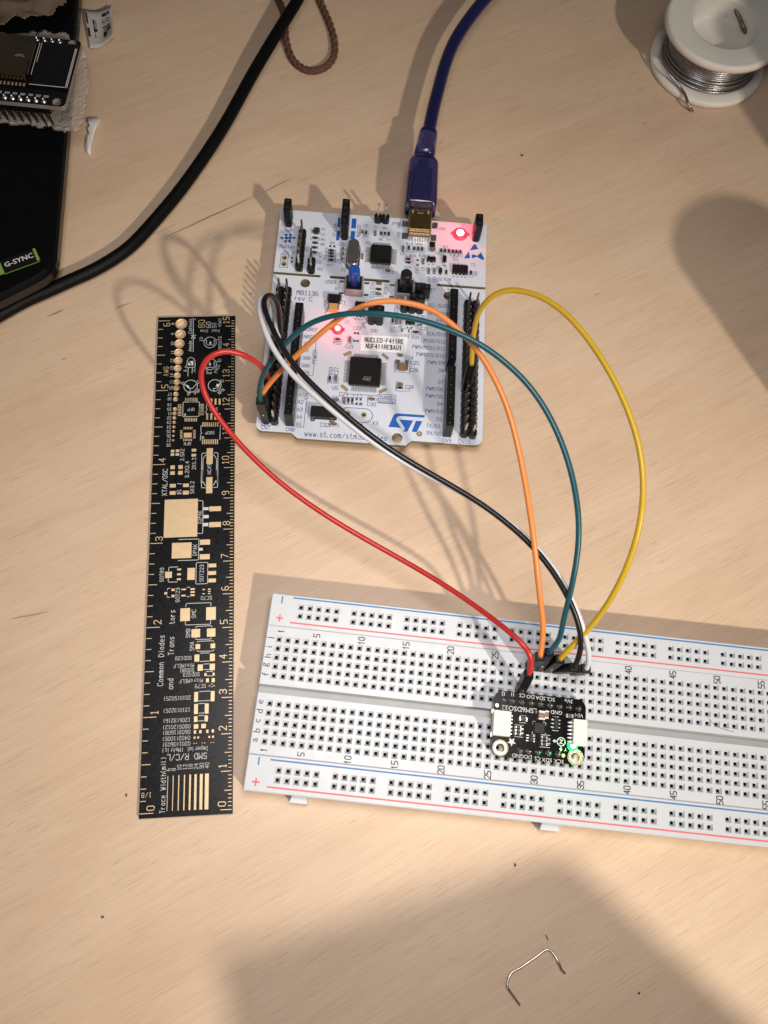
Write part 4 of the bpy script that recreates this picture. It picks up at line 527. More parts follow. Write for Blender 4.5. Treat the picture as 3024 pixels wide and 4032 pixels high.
for n_, x, y, w, h in B_BLOCKS:
    if n_ in ('qwl', 'qwr'):
        g = G(cream); g.box(x-w/2, x+w/2, y-h/2, y+h/2, SZ, SZ+3.0, 0, .15); j = g.build('cable_socket', sen, label='cream white plug socket on the %s side' % ('left' if n_ == 'qwl' else 'right'))
        s = 1 if n_ == 'qwl' else -1
        for k in range(6):
            yy = y-h/2+.9+k*(h-1.8)/5; g = G(tin); g.box(0, .9, -.17, .17, 0, .25, 0, .04); g.box(0, .25, -.17, .17, .25, 1.0)
            put('lead', cached('qlead', lambda: g.mesh('lead')), j, (x+s*w/2+(0 if s > 0 else -.0), yy, SZ), 0 if s > 0 else math.pi)
        g = G(tin); g.box(x-s*(w/2)-.25, x-s*(w/2)+.25, y-h/2-.35, y-h/2+.8, SZ, SZ+.5, 0, .05); g.box(x-s*(w/2)-.25, x-s*(w/2)+.25, y+h/2-.8, y+h/2+.35, SZ, SZ+.5, 0, .05); g.build('anchor_tab', j)
    elif n_ == 'cap': two_end('capacitor', sen, x, y, SZ, h, w, 1.1, cap_tan, 1)
    elif n_ == 'caph': two_end('capacitor', sen, x, y, SZ, w, h, .9, cap_tan, 0)
    elif n_ == 'imu': cbox('sensor_chip', sen, x, y, SZ, w*.85, h*.85, .9, chip_black, .08)
    elif n_ in ('reg', 'ic'):
        o = cbox('regulator_chip', sen, x, y, SZ, w*.8, h, 1.0, chip_black, .1)
        for sx_ in (-1, 1):
            for k in (-1, 0, 1): g = G(tin); g.box(-.35, .35, -.18, .18, 0, .25, 0, .05); put('lead', cached('blead', lambda: g.mesh('lead')), o, (sx_*(w*.4+.3), k*h*.33, 0))
    elif n_ == 'dio': two_end('diode', sen, x, y, SZ, w+.6, h, .8, res_black)
    elif n_ == 'arr':
        for r_ in range(3): two_end('resistor', sen, x-w*.12, y-h/2+.4+r_*h*.36, SZ, 1.6, .7, .4, res_black)
        two_end('resistor', sen, x+w*.38, y, SZ, 1.5, .7, .4, res_black, 1)
led_green = mat('green_light', (.02, .8, .15), .4, emit=(.015, 1.0, .13), estr=2.0)  # emissive dome made oversized to paint the green bloom
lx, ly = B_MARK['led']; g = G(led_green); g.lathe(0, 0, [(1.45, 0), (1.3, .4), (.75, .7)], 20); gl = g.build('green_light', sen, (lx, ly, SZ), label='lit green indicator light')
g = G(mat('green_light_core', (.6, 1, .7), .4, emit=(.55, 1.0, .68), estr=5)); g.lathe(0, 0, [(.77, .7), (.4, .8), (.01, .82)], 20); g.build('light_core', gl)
def point_lamp(name, parent, x, y, z, power, col, r=.5):
    d = bpy.data.lights.new(name, 'POINT'); d.energy = power; d.color = col; d.shadow_soft_size = r*K
    o = bpy.data.objects.new(name, d); COL.link(o); o.parent = parent; o.location = Vector((x, y, z))*K; return o
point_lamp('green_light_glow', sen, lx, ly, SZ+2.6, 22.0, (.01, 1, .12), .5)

# ------------------------------------------------------------------ development board
NZ, NR = 7.2, -0.1078
nuc = thing('development_board', 'white microcontroller development board with blue lettering and red lights', 'circuit board', (32.0758, 109.1469, NZ), NR)
# outline with the notched front edge, slots, holes
ol = [(2.2, .35), (11.0, .35), (13.0, -1.3), (46.4, -1.3), (48.2, .45), (67.8, .45)]
ol += [(67.8+2.4*math.sin(math.radians(a)), 2.85-2.4*math.cos(math.radians(a))) for a in (15, 30, 45, 60, 75, 90)]
ol += [(70.2, 82.3), (0, 82.3), (0, 2.5)]
ol += [(2.2-2.2*math.cos(math.radians(a)), 2.55-2.2*math.sin(math.radians(a))) for a in (15, 30, 45, 60, 75)]
def slot(a, b_, y=57.1, r=.5): return [(b_-r+r*math.cos(math.radians(t)), y+r*math.sin(math.radians(t))) for t in range(-90, 91, 30)]+[(a+r+r*math.cos(math.radians(t)), y+r*math.sin(math.radians(t))) for t in range(90, 271, 30)]
left_slot = [(0, 56.65), (15.2, 56.65), (15.65, 57.1), (15.2, 57.55), (0, 57.55)]
i_end = len(ol)
# the two outer slots cut through the board edge
ol2 = []
for p in ol:
    if p == (70.2, 82.3): ol2 += [(70.2, 56.65), (54.3, 56.65), (53.9, 57.1), (54.3, 57.55), (70.2, 57.55)]
    ol2.append(p)
    if p == (0, 82.3): ol2 += [(0, 57.55), (15.2, 57.55), (15.65, 57.1), (15.2, 56.65), (0, 56.65)]
nholes = [slot(18.5, 38.4), slot(42.4, 50.5), circle(10.7, 54.0, 1.6, 24), circle(43.72, 1.05, 1.65, 24), circle(58.0, 53.2, 1.6, 24)]
nholes += [circle(x, y, .55, 14) for x, y in N_JP4+N_X3H]
plate('board', ol2, nholes, -1.6, 0, white_mask, fr4, nuc)
for x, y in N_JP4+N_X3H: g = G(gold, blue_ink); g.ring(x, y, .56, .95, .02); g.build('plated_hole', nuc)
g = G(gold, bb_black); g.cyl(50.5, 3.0, .62, 0, .04, 24); g.ring(50.5, 3.0, .62, .85, .025, mi=1); g.build('test_pad', nuc)
plotter_parts('silkscreen_lettering', N_TEXT, .03, blue_ink, nuc, .13, .85, 1.7)
(ux0, uy0), (ux1, uy1) = N_URL
vs_, fs_ = stroke_text('www.st.com/stm32nucleo', 1.75, .2, .9, 1.6); wx = max(v[0] for v in vs_)*2; sc = (ux1-ux0)/wx
g = G(blue_ink); g.add([((ux0+ux1)/2+x*sc, (uy0+uy1)/2+y+(uy1-uy0)*x*sc/(ux1-ux0), z+.03) for x, y, z in vs_], fs_); g.build('web_address', nuc)
line_parts('silkscreen_outline', N_LINES, .16, .025, blue_ink, nuc)
(ax, ay), (bx, by), rr = N_X3
st = [(bx+rr*math.cos(math.radians(t)), by+rr*math.sin(math.radians(t))) for t in range(-90, 91, 15)]+[(ax+rr*math.cos(math.radians(t)), ay+rr*math.sin(math.radians(t))) for t in range(90, 271, 15)]
line_parts('silkscreen_outline', [st+[st[0]]], .2, .026, blue_ink, nuc)
for c in N_COMPS:
    if c[0] in 'RC' and random.random() < .55:
        x, y, o = c[1], c[2], c[3]; w, h = (1.45, .72) if o == 0 else (.72, 1.45)
        line_parts('silkscreen_outline', [[(x-w, y+h*.5), (x-w, y-h), (x+w, y-h), (x+w, y+h*.5)]], .13, .024, blue_ink, nuc)
g = G(logo_blue)
for p in N_LOGO: g.flat(p, .035)
g.build('maker_logo', nuc)
g = G(logo_blue)
for p in N_ESD: g.flat(p, .035)
g.build('static_warning_mark', nuc)
g = G(logo_blue)
for x, y, a, b_ in N_MOL: g.flat([(x+a*1.05*math.cos(t*math.pi/10), y+b_*1.05*math.sin(t*math.pi/10)) for t in range(20)], .035)
g.build('molecule_logo', nuc)
for c in N_COMPS:
    k, x, y, o = c
    if k == 'R': two_end('resistor', nuc, x, y, 0, 1.6, .8, .45, res_black, o)
    elif k == 'C': two_end('capacitor', nuc, x, y, 0, 1.6, .85, .8, cap_tan if random.random() < .5 else mat('ceramic_grey', (.16, .14, .12), .45), o)
    elif k == 'D': two_end('diode', nuc, x, y, 0, 2.5, 1.2, 1.0, res_black, o, .2)
    else:
        cbox('solder_pad', nuc, x, y, 0, .8, .8, .09, tin, .06)
for n_, x, y, w, h in N_BLOCKS:
    if n_ == 'bluebar': cbox('blue_print_bar', nuc, x, y, 0, w, h, .03, logo_blue, 0)
    elif n_ == 'diode': cbox('diode', nuc, x, y, 0, w, h*.8, 1.0, chip_black)
    elif n_ == 'tan': two_end('capacitor', nuc, x, y, 0, w, h*.6, .9, cap_tan)
    elif n_ in ('sot', 'sotv', 'regulator', 'soic'):
        o = cbox('chip', nuc, x, y, 0, w, h*.72, 1.35, chip_black, .18)
        n = {'sot': 2, 'sotv': 2, 'regulator': 3, 'soic': 4}[n_]
        for s in (-1, 1):
            for i in range(n):
                g = G(tin); g.box(-.21, .21, -.7, .55, .02, .22, 0, .05); g.box(-.21, .21, .1, .5, .22, .8, 0, .04)
                put('lead', cached('sot_lead', lambda: g.mesh('lead')), o, ((i-(n-1)/2)*w/n, -s*(h*.36+.35) if s > 0 else h*.36+.35, 0), 0 if s > 0 else math.pi)
    elif n_ == 'ovaldiode':
        g = G(res_black); g.loft([[(x+w/2*math.cos(t*math.pi/10)*k_, y+h/2*math.sin(t*math.pi/10)*k_, zz) for t in range(20)] for k_, zz in ((1, 0), (1, .8), (.8, 1.1))], 0, True, True); g.build('diode', nuc)
    elif n_ == 'usbpad': cbox('anchor_pad', nuc, x, y, 0, w, h*.72, .12, solder, .15)
    elif n_ == 'blackbox': two_end('diode', nuc, x, y, 0, w+.9, h, 2.0, chip_black, 0, .12)
    elif n_ == 'tanbox': two_end('tantalum_capacitor', nuc, x, y, 0, w, h*.8, 1.9, mat('tantalum_yellow', (.48, .29, .10), .45), 0, .12)
    elif n_ == 'smallblack': cbox('chip', nuc, x, y, 0, w, h*.8, .9, chip_black)
    elif n_ == 'clearled': two_end('status_light', nuc, x, y, 0, w, h, .7, mat('clear_resin', (.72, .72, .68), .3), 0, .2)
    elif n_ == 'leg': pass
    elif n_ == 'pad25': cbox('solder_pad', nuc, x, y, 0, w, h*.85, .14, solder, .1)
    elif n_ == 'bigcap': two_end('capacitor', nuc, x, y, 0, w, h*.9, 1.4, cap_tan, 0, .22)
for x, y, a in N_TAN: cbox('guide_pad', nuc, x, y, 0, 2.75, 1.1, .05, mat('bare_tan_pad', (.34, .27, .17), .4, .2), 0, math.radians(a))
# main chips with their leads
def quad_chip(name, label, x, y, s, n, pitch, logo=False):
    o = cbox(name, nuc, x, y, .1, s, s, 1.35, chip_black, .35, label=label)
    g = G(tin)
    for k in range(4):
        a = k*math.pi/2; ca, sa = math.cos(a), math.sin(a)
        for i in range(n):
            u = (i-(n-1)/2)*pitch; L_ = [(u-.12, s/2-.02, .5), (u+.12, s/2-.02, .5), (u+.12, s/2+.3, .5), (u-.12, s/2+.3, .5), (u+.12, s/2+.5, .06), (u-.12, s/2+.5, .06), (u+.12, s/2+1.05, .04), (u-.12, s/2+1.05, .04)]
            g.add([(p[0]*ca-p[1]*sa, p[0]*sa+p[1]*ca, p[2]) for p in L_], [(0, 1, 2, 3), (3, 2, 4, 5), (5, 4, 6, 7)])
    l = g.build('leads', o, (0, 0, -.08)); l['kind'] = 'stuff'
    g = G(mat('lead_pads', (.34, .34, .36), .35, .6)); 
    for k in range(4):
        a = k*math.pi/2; ca, sa = math.cos(a), math.sin(a)
        for i in range(n):
            u = (i-(n-1)/2)*pitch; L_ = [(u-.15, s/2+.5), (u+.15, s/2+.5), (u+.15, s/2+1.75), (u-.15, s/2+1.75)]
            g.add([(p[0]*ca-p[1]*sa, p[0]*sa+p[1]*ca, .03-.1) for p in L_], [(0, 1, 2, 3)])
    l = g.build('lead_pads', o); l['kind'] = 'stuff'
    if logo:
        cx0 = sum(p[0] for q_ in N_LOGO for p in q_)/sum(len(q_) for q_ in N_LOGO); cy0 = sum(p[1] for q_ in N_LOGO for p in q_)/sum(len(q_) for q_ in N_LOGO)
        g = G(mat('laser_mark', (.16, .15, .14), .6))
        for p in N_LOGO: g.flat([(.6+(px-cx0)*.25, -2.8+(py-cy0)*.25) for px, py in p], 1.38)
        g.build('laser_logo', o)
    return o
quad_chip('microcontroller', 'large square black main chip', 32.4, 22.75, 9.9, 16, .5, True)
quad_chip('programmer_chip', 'smaller square black chip near the plug', 34.9, 66.75, 7.0, 12, .5)
# silver crystal can
g = G(tin, mat('crystal_top', (.30, .28, .27), .32, .9)); sx_, sy_ = 25.7, 65.2
def stad(w, l, z, n=8):
    r = w/2; return [(sx_+r*math.cos(math.pi*i/n), sy_+l/2-r+r*math.sin(math.pi*i/n), z) for i in range(n+1)]+[(sx_-r*math.cos(math.pi*i/n), sy_-l/2+r-r*math.sin(math.pi*i/n), z) for i in range(n+1)]
g.loft([stad(4.6, 11.2, .2), stad(4.6, 11.2, .7), stad(3.9, 10.4, .8), stad(3.8, 10.3, 3.2), stad(3.4, 9.9, 3.55)], 0, True, True); g.flat([(p[0], p[1]) for p in stad(2.9, 9.0, 0)], 3.57, 1); g.build('crystal_can', nuc)
# second crystal, black
o = cbox('black_crystal', nuc, 20.6, 7.3, 0, 8.2, 3.6, 2.4, chip_black, .3)
for x in (17.3, 23.2): g = G(solder); g.box(-.75, .75, -.5, .5, 0, .5, 0, .2); put('lead', cached('xl', lambda: g.mesh('lead')), o, (x-20.6, -2.2, 0))
# sticker
g = G(paper); g.prism([(30.35, 30.6), (45.1, 30.9), (45.3, 36.7), (30.4, 36.3)], .01, .07); stk = g.build('name_sticker', nuc)
plotter_parts('sticker_lettering', [('NUCLEO-F4!!RE', 37.8, 34.75, .8, 1.5), ('NUF4!!RE$AU!', 37.6, 32.45, .8, 1.5)], .085, bb_black, stk, .17, .64, 2.1)
# pin headers: two long double rows
pin_me = None
def pin(h0, h1):
    def mk():
        q_ = G(steel); q_.loft([[(-.32, -.32, h0), (.32, -.32, h0), (.32, .32, h0), (-.32, .32, h0)], [(-.32, -.32, h1-.4), (.32, -.32, h1-.4), (.32, .32, h1-.4), (-.32, .32, h1-.4)], [(-.13, -.13, h1), (.13, -.13, h1), (.13, .13, h1), (-.13, .13, h1)]]); return q_.mesh('pin')
    return cached(('pin', h0, h1), mk)
def cell(x, y, z0, z1, g, mi=0):
    c = .55; a = 1.25; ring = lambda i, z: [(x-a+c+i*.4, y-a+i, z), (x+a-c-i*.4, y-a+i, z), (x+a-i, y-a+c+i*.4, z), (x+a-i, y+a-c-i*.4, z), (x+a-c-i*.4, y+a-i, z), (x-a+c+i*.4, y+a-i, z), (x-a+i, y+a-c-i*.4, z), (x-a+i, y-a+c+i*.4, z)]
    g.loft([ring(0, z0), ring(0, z1-.15), ring(.12, z1)], mi)
for cols, lab in (((2.98, 5.52), 'double row pin header on the left edge'), ((64.33, 66.87), 'double row pin header on the right edge')):
    g = G(black_plastic)
    for x in cols:
        for i in range(19): cell(x, 3.8+i*P, 0, 2.5, g)
    h = g.build('pin_header', nuc, label=lab)
    for x in cols:
        for i in range(19): put('pin', pin(-6.9, 8.6), h, (x, 3.8+i*P, 0))
# socket headers
def socket(x, y0, n):
    g = G(black_plastic, pit_dark, clip_metal)
    y1 = y0+n*P; z1 = 8.5; 
    g.box(x-1.25, x+1.25, y0, y1, 0, z1-.9)
    for i in range(n):
        cy = y0+(i+.5)*P; a, b_ = 1.25, P/2-.04; h = .38
        o = [(x-a, cy-b_), (x+a, cy-b_), (x+a, cy+b_), (x-a, cy+b_)]
        vs = [(px, py, z1-.9) for px, py in o]+[(px, py, z1) for px, py in o]+[(x-h*1.6, cy-h*1.6, z1), (x+h*1.6, cy-h*1.6, z1), (x+h*1.6, cy+h*1.6, z1), (x-h*1.6, cy+h*1.6, z1)]+[(x-h, cy-h, z1-.35), (x+h, cy-h, z1-.35), (x+h, cy+h, z1-.35), (x-h, cy+h, z1-.35)]
        fs = [(k*4+j, k*4+(j+1) % 4, (k+1)*4+(j+1) % 4, (k+1)*4+j) for k in range(3) for j in range(4)]
        g.add(vs, fs); g.add([(x-h, cy-h, z1-.35), (x+h, cy-h, z1-.35), (x+h, cy+h, z1-.35), (x-h, cy+h, z1-.35), (x-h, cy-h, z1-.8), (x+h, cy-h, z1-.8), (x+h, cy+h, z1-.8), (x-h, cy+h, z1-.8)], [(0, 1, 5, 4), (1, 2, 6, 5), (2, 3, 7, 6), (3, 0, 4, 7), (4, 5, 6, 7)], 1)
        g.box(x-.12, x+.16, cy-.12, cy+.14, z1-.7, z1-.22, 2)
    return g.build('socket_header', nuc)
socket(59.05, 2.5, 8); socket(59.05, 25.0, 10); socket(10.4, 2.5, 6); socket(10.4, 20.9, 8)
# small pin headers and jumper caps
def pins_header(x, y0, n, nx=1, h=8.6, name='pin_header'):
    g = G(black_plastic)
    for j in range(nx):
        for i in range(n): cell(x+j*P, y0+(i+.5)*P, 0, 2.5, g)
    o = g.build(name, nuc)
    for j in range(nx):
        for i in range(n): put('pin', pin(-2.5, h), o, (x+j*P, y0+(i+.5)*P, 0))
    return o
def jumper(x, y, along_y=True, z=2.55, h=6.0):
    def mk():
        q_ = G(black_plastic, pit_dark); q_.box(-1.22, 1.22, -2.5, 2.5, 0, h, 0, .3); 
        for s in (-1, 1): q_.box(-.55, .55, s*1.27-.55, s*1.27+.55, h-.02, h+.03, 1)
        q_.box(-1.34, 1.34, -1.6, 1.6, h*.2, h*.5, 0, .1); return q_.mesh('jumper_cap')
    return put('jumper_cap', cached(('jc', h), mk), nuc, (x, y, z), 0 if along_y else math.pi/2)
pins_header(3.2, 75.3, 2, h=7.5); jumper(3.2, 77.84)
pins_header(22.3, 71.8, 4, h=7.5); jumper(22.3, 74.34); jumper(22.3, 79.42)
pins_header(66.6, 75.0, 2, h=7.5); jumper(66.6, 77.54)
o = pins_header(33.1, 79.4, 1, 2)
pins_header(8.3, 58.2, 6); pins_header(12.3, 57.6, 2)
pins_header(33.25, 40.1, 1, 2, h=7); jumper(34.5, 41.37, False)
pins_header(43.6, 45.4, 1, 3, h=8.6); pins_header(49.0, 50.2, 1, 1, h=8); jumper(47.4, 46.7, False); jumper(49.0, 51.0, False, z=2.55, h=5.2)
# push buttons
def button(x, y, capm, nm, lab):
    g = G(mat('button_frame', (.30, .30, .31), .45), black_plastic)
    g.box(x-3.05, x+3.05, y-3.05, y+3.05, .1, 3.4, 0, .5); g.box(x-2.55, x+2.55, y-2.55, y+2.55, 3.4, 3.75, 1, .3)
    b_ = g.build(nm, nuc, label=lab)
    g = G(capm); g.cyl(x, y, 1.95, 3.75, 10.7, 32, 0, 1.8, .28); g.build('button_cap', b_)
    for sx__ in (-1, 1):
        for sy__ in (-1, 1): g = G(tin); g.box(-.8, .8, -.4, .4, 0, .3, 0, .1); put('lead', cached('btl', lambda: g.mesh('lead')), b_, (x+sx__*4.1, y+sy__*2.25, 0))
button(26.85, 53.35, mat('blue_button', (.012, .07, .36), .35), 'push_button', 'push button with blue cap')
button(43.45, 53.35, mat('black_button', (.012, .010, .011), .38), 'push_button', 'push button with black cap')
# USB socket
usbm = mat('bronze_shell', (.36, .235, .10), .28, 1, .15, 5, .1, 20)
g = G(usbm, pit_dark, gold); x, y0, y1 = 47.25, 75.2, 83.9
g.box(x-3.85, x+3.85, y0, y1, .15, 3.95, 0, .35); g.box(x-1.1, x+1.1, y1-6.2, y1-5.0, 3.95, 4.0, 1); g.box(x-1.0, x+1.0, y1-3.4, y1-1.8, 3.95, 4.04, 2)
for s in (-1, 1): g.box(x+s*2.6-.35, x+s*2.6+.35, y1-2.2, y1-1.0, 3.95, 4.05, 2, .02); g.box(x+s*2.9-.8, x+s*2.9+.8, y0+.2, y0+.8, 3.95, 4.05, 2, .02)
us = g.build('usb_socket', nuc)
g = G(tin, pit_dark); g.box(x-3.6, x+3.6, y0-1.6, y0-.02, .1, 2.6, 0, .2); g.build('socket_base', us)
for i in range(5): g = G(tin); g.box(-.22, .22, -1.3, 0, .02, .25, 0, .04); put('lead', cached('ul', lambda: g.mesh('lead')), us, (x+(i-2)*.8, y0-1.6, 0))
# red indicator lights; the oversized emissive dome paints their bloom
led_halo = mat('red_light_halo', (.7, .02, .03), .4, emit=(1.0, .018, .045), estr=2.0)
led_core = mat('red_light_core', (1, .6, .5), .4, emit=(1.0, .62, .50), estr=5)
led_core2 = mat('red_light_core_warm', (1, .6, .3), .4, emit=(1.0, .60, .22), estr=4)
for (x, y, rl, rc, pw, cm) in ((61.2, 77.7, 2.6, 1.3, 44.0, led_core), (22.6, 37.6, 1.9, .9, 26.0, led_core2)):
    g = G(led_halo, tin); g.lathe(0, 0, [(rl, 0), (rl*.93, .35), (rl*.72, .75), (rc, .86)], 28); g.box(-rl-.35, -rl+.1, -.6, .6, 0, .3, 1); g.box(rl-.1, rl+.35, -.6, .6, 0, .3, 1)
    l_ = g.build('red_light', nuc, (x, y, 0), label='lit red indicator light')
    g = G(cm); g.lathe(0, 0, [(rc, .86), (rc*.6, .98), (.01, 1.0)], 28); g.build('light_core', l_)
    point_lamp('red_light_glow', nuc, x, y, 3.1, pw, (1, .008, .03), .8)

# ------------------------------------------------------------------ jumper wires
wire_cols = dict(red=(.44, .020, .018), orange=(.68, .225, .055), teal=(.006, .070, .092), yellow=(.52, .33, .016), black=(.005, .0045, .006), white=(.56, .56, .60))
def n2w(x, y, z): c_, s_ = math.cos(NR), math.sin(NR); return Vector((32.0758+c_*x-s_*y, 109.1469+s_*x+c_*y, NZ+z))
def b2w(x, y, z): c_, s_ = math.cos(BBR), math.sin(BBR); return Vector((34.3073+c_*x-s_*y, 16.9412+s_*x+c_*y, z))
ends = dict(red=((2.98, 3.8+3*P), (27*P, 8*P)), orange=((2.98, 3.8+P), (28*P, 11*P)), teal=((2.98, 3.8), (29*P, 11*P)), yellow=((64.33, 3.8+6*P), (30*P, 11*P)), black=((5.52, 3.8+9*P), (31*P, 11*P)), white=((2.98, 3.8+8*P), (33*P, 11*P)))
labels = dict(red='red jumper wire looping over the black ruler to the breadboard', orange='orange jumper wire arching from development board to breadboard', teal='teal jumper wire arching from development board to breadboard', yellow='yellow jumper wire bowing out to the right of the boards', black='black jumper wire running diagonally beside the white one', white='white jumper wire running diagonally beside the black one')
def housing(name, parent, base, top, gap=0.0):
    d = (top-base); L_ = d.length; t = d.normalized(); u = Vector((math.cos(NR), math.sin(NR), 0)); u = (u-t*u.dot(t)).normalized(); v = t.cross(u)
    def sq(r, s, c=.18):
        return [base+t*s+u*px*r+v*py*r for px, py in ((-1+c, -1), (1-c, -1), (1, -1+c), (1, 1-c), (1-c, 1), (-1+c, 1), (-1, 1-c), (-1, -1+c))]
    g = G(black_housing, pit_dark, steel); g.loft([sq(1.2, gap), sq(1.25, gap+.2), sq(1.25, L_-.25), sq(1.1, L_)]); g.loft([sq(.75, L_, .3), sq(.75, L_+.03, .3)], 1)
    # crimp window in the side
    for sd in (v, -v, u):
        w_ = u if sd != u else v
        c0 = base+t*(L_*.38)+sd*1.262; g.add([c0-w_*.55-t*1.5, c0+w_*.55-t*1.5, c0+w_*.55+t*1.5, c0-w_*.55+t*1.5], [(0, 1, 2, 3)], 1)
        c0 = base+t*(L_*.38)+sd*1.268; g.add([c0-w_*.22-t*1.1, c0+w_*.25-t*1.1, c0+w_*.25+t*.2, c0-w_*.22+t*.2], [(0, 1, 2, 3)], 2)
    return g.build(name, parent)
for n_, pts in WIRES.items():
    t_ = thing('jumper_wire', labels[n_], 'wire', (0, 0, 0), 0, 'jumper wires between the boards')
    path = smooth_path(relax(pts, 1), 5); path = relax(path, 4)
    path = [Vector(p) for p in path]
    d0 = (path[0]-path[3]).normalized(); 
    g = G(mat('insulation_'+n_, wire_cols[n_], .36, 0, .05, 1.5, .05, 25)); g.tube(path, .75, 12); g.build('wire', t_)
    (nx_, ny_), (bx_, by_) = ends[n_]
    housing('connector_housing', t_, n2w(nx_, ny_, 2.6), path[0]+(path[0]-n2w(nx_, ny_, 2.6)).normalized()*.1)
    bs = b2w(bx_, by_, BBZ+.4); h = housing('connector_housing', t_, bs, path[-1])
    g = G(steel); g.tube([bs-Vector((0, 0, 3)), bs+Vector((0, 0, .3))], .3, 6); g.build('pin', h)

# ------------------------------------------------------------------ blue USB cable
usb = thing('usb_cable', 'translucent blue USB cable plugged into the white development board', 'cable')
blue_jacket = mat('blue_jacket', (.004, .005, .058), .34, 0, .15, 3, .03, 20, coat=.3)
blue_clear = mat('blue_clear_plastic', (.11, .12, .50), .16, 0, .10, 3, .06, 25, trans=.95)
path = relax(smooth_path(USB_CABLE, 8), 6); g = G(blue_jacket); g.tube(path, 2.3, 16); g.build('cable', usb)
A = [Vector(p) for p in USB_AXIS]
A = [Vector((p.x, p.y, 10.9-.14*i)) for i, p in enumerate(A)]
def frame(a, b_):
    t = (b_-a).normalized(); s = t.cross(Vector((0, 0, 1))).normalized(); return t, s, s.cross(t)
def loft_axis(g, a, b_, secs, n=4, mi=0, smooth=True):
    t, s, u = frame(a, b_); L_ = (b_-a).length; rings = []
    for f, w, h, r in secs:
        ring = []
        for px, py in rounded(-w/2, w/2, -h/2, h/2, r, 4): ring.append(a+t*(f*L_)+s*px+u*py)
        rings.append(ring)
    g.loft(rings, mi, True, smooth)
g = G(blue_clear)
loft_axis(g, A[0], A[2], [(0, 4.8, 4.8, 2.3), (.08, 6.0, 5.8, 2.6), (.2, 6.5, 6.2, 2.8), (.26, 6.1, 5.8, 2.8), (.32, 6.6, 6.3, 2.8), (.40, 6.2, 5.9, 2.8), (.46, 6.7, 6.4, 2.8), (.54, 6.4, 6.0, 2.8), (.60, 6.9, 6.5, 2.8), (1, 7.3, 6.6, 2.8)]); g.build('strain_relief', usb)
g = G(blue_clear)
loft_axis(g, A[2], A[4], [(0, 7.4, 6.6, 2.8), (.06, 8.8, 7.0, 2.6), (.15, 10.2, 7.6, 2.0), (.9, 10.6, 7.6, 1.6), (1.0, 10.2, 7.2, 1.4)]); body = g.build('plug_body', usb)
g = G(mat('inner_shield', (.40, .37, .40), .32, .8, .2, 4, .15, 15)); loft_axis(g, A[2], A[4], [(.12, 3.4, 3.6, 1.2), (.25, 3.8, 3.8, 1), (.3, 6.0, 4.2, .4), (.97, 6.4, 4.2, .4)], smooth=False); g.build('inner_shield', body)
g = G(usbm); loft_axis(g, A[3], A[5], [(.9, 6.7, 3.0, .3), (1.15, 6.7, 3.0, .3)], smooth=False); g.build('metal_plug', usb)
# ------------------------------------------------------------------ black cable, yarn
g = G(mat('black_rubber', (.0025, .0025, .003), .5, 0, .2, 2, .05, 30, spec=.12)); g.tube(relax(smooth_path(BLACK_CABLE, 8), 8), 2.15, 18)
tag(g.build('power_cable'), 'thick black rubber cable curving across the upper left table', 'cable')
yarn = thing('yarn_loop', 'loop of brown yarn under the black cable at the top', 'yarn')
yp = relax(smooth_path(YARN, 10), 6); ym = mat('brown_yarn', (.11, .050, .030), .9, 0, .3, 8, .5, 60)
for k in range(3):
    strand = []
    for i, p in enumerate(yp):
        t = (yp[min(i+1, len(yp)-1)]-yp[max(i-1, 0)]).normalized(); s = Vector((-t.y, t.x, 0)); a = i*.42+k*2.094
        strand.append(p+s*math.cos(a)*.62+Vector((0, 0, 1))*math.sin(a)*.62)
    g = G(ym); g.tube(strand, .78, 8); g.build('strand', yarn)
g = G(ym)
for i in range(900):
    p = random.choice(yp); a = random.uniform(0, 2*math.pi); d = Vector((math.cos(a), math.sin(a), random.uniform(-.3, .7)))*random.uniform(1.3, 2.2)
    b_ = p+Vector((random.uniform(-.8, .8), random.uniform(-.8, .8), .2)); s = Vector((-d.y, d.x, 0)).normalized()*.035
    g.add([b_-s, b_+s, b_+d+Vector((random.uniform(-.5, .5), random.uniform(-.5, .5), 0))], [(0, 1, 2)])
f = g.build('fuzz', yarn); f['kind'] = 'stuff'

# ------------------------------------------------------------------ solder spool
sp = thing('solder_spool', 'white plastic spool wound with silver solder wire', 'spool', (204, 261, 0))
spw = mat('spool_plastic', (.72, .69, .63), .48, 0, .03, 1.2, .25, 60, sss=.1)
g = G(spw); R_ = 22
g.lathe(0, 0, [(12.5, 0), (20.8, 0), (21.7, .4), (22, 1.3), (21.8, 2.2), (21, 2.8), (18.5, 3.0), (12.6, 3.0)], 96); g.build('lower_flange', sp)
g = G(spw); g.lathe(0, 0, [(14.2, 15.9), (20.8, 15.9), (21.8, 16.4), (22, 17.4), (21.8, 18.5), (20.9, 19.05), (19.9, 18.75), (19.4, 18.7), (13.2, 18.7), (12.3, 18.4), (11.9, 17.6), (11.6, 11.2), (11.0, 10.6), (.01, 10.5)], 96); g.build('upper_flange', sp)
g = G(spw); g.lathe(0, 0, [(13.2, 2.9), (13.2, 16.0)], 64); g.build('hub', sp)
sw = mat('solder_wire', (.36, .35, .36), .30, 1, .10, 3, .06, 30)
hel = []; turns = 15; rw = .42
for i in range(turns*48+1):
    a = i/48*2*math.pi; hel.append((16.6*math.cos(a), 16.6*math.sin(a), 3.5+i/48*.82))
g = G(sw); g.tube(hel, rw, 8); g.lathe(0, 0, [(16.4, 3.0), (16.4, 15.8)], 64); g.build('solder_winding', sp)
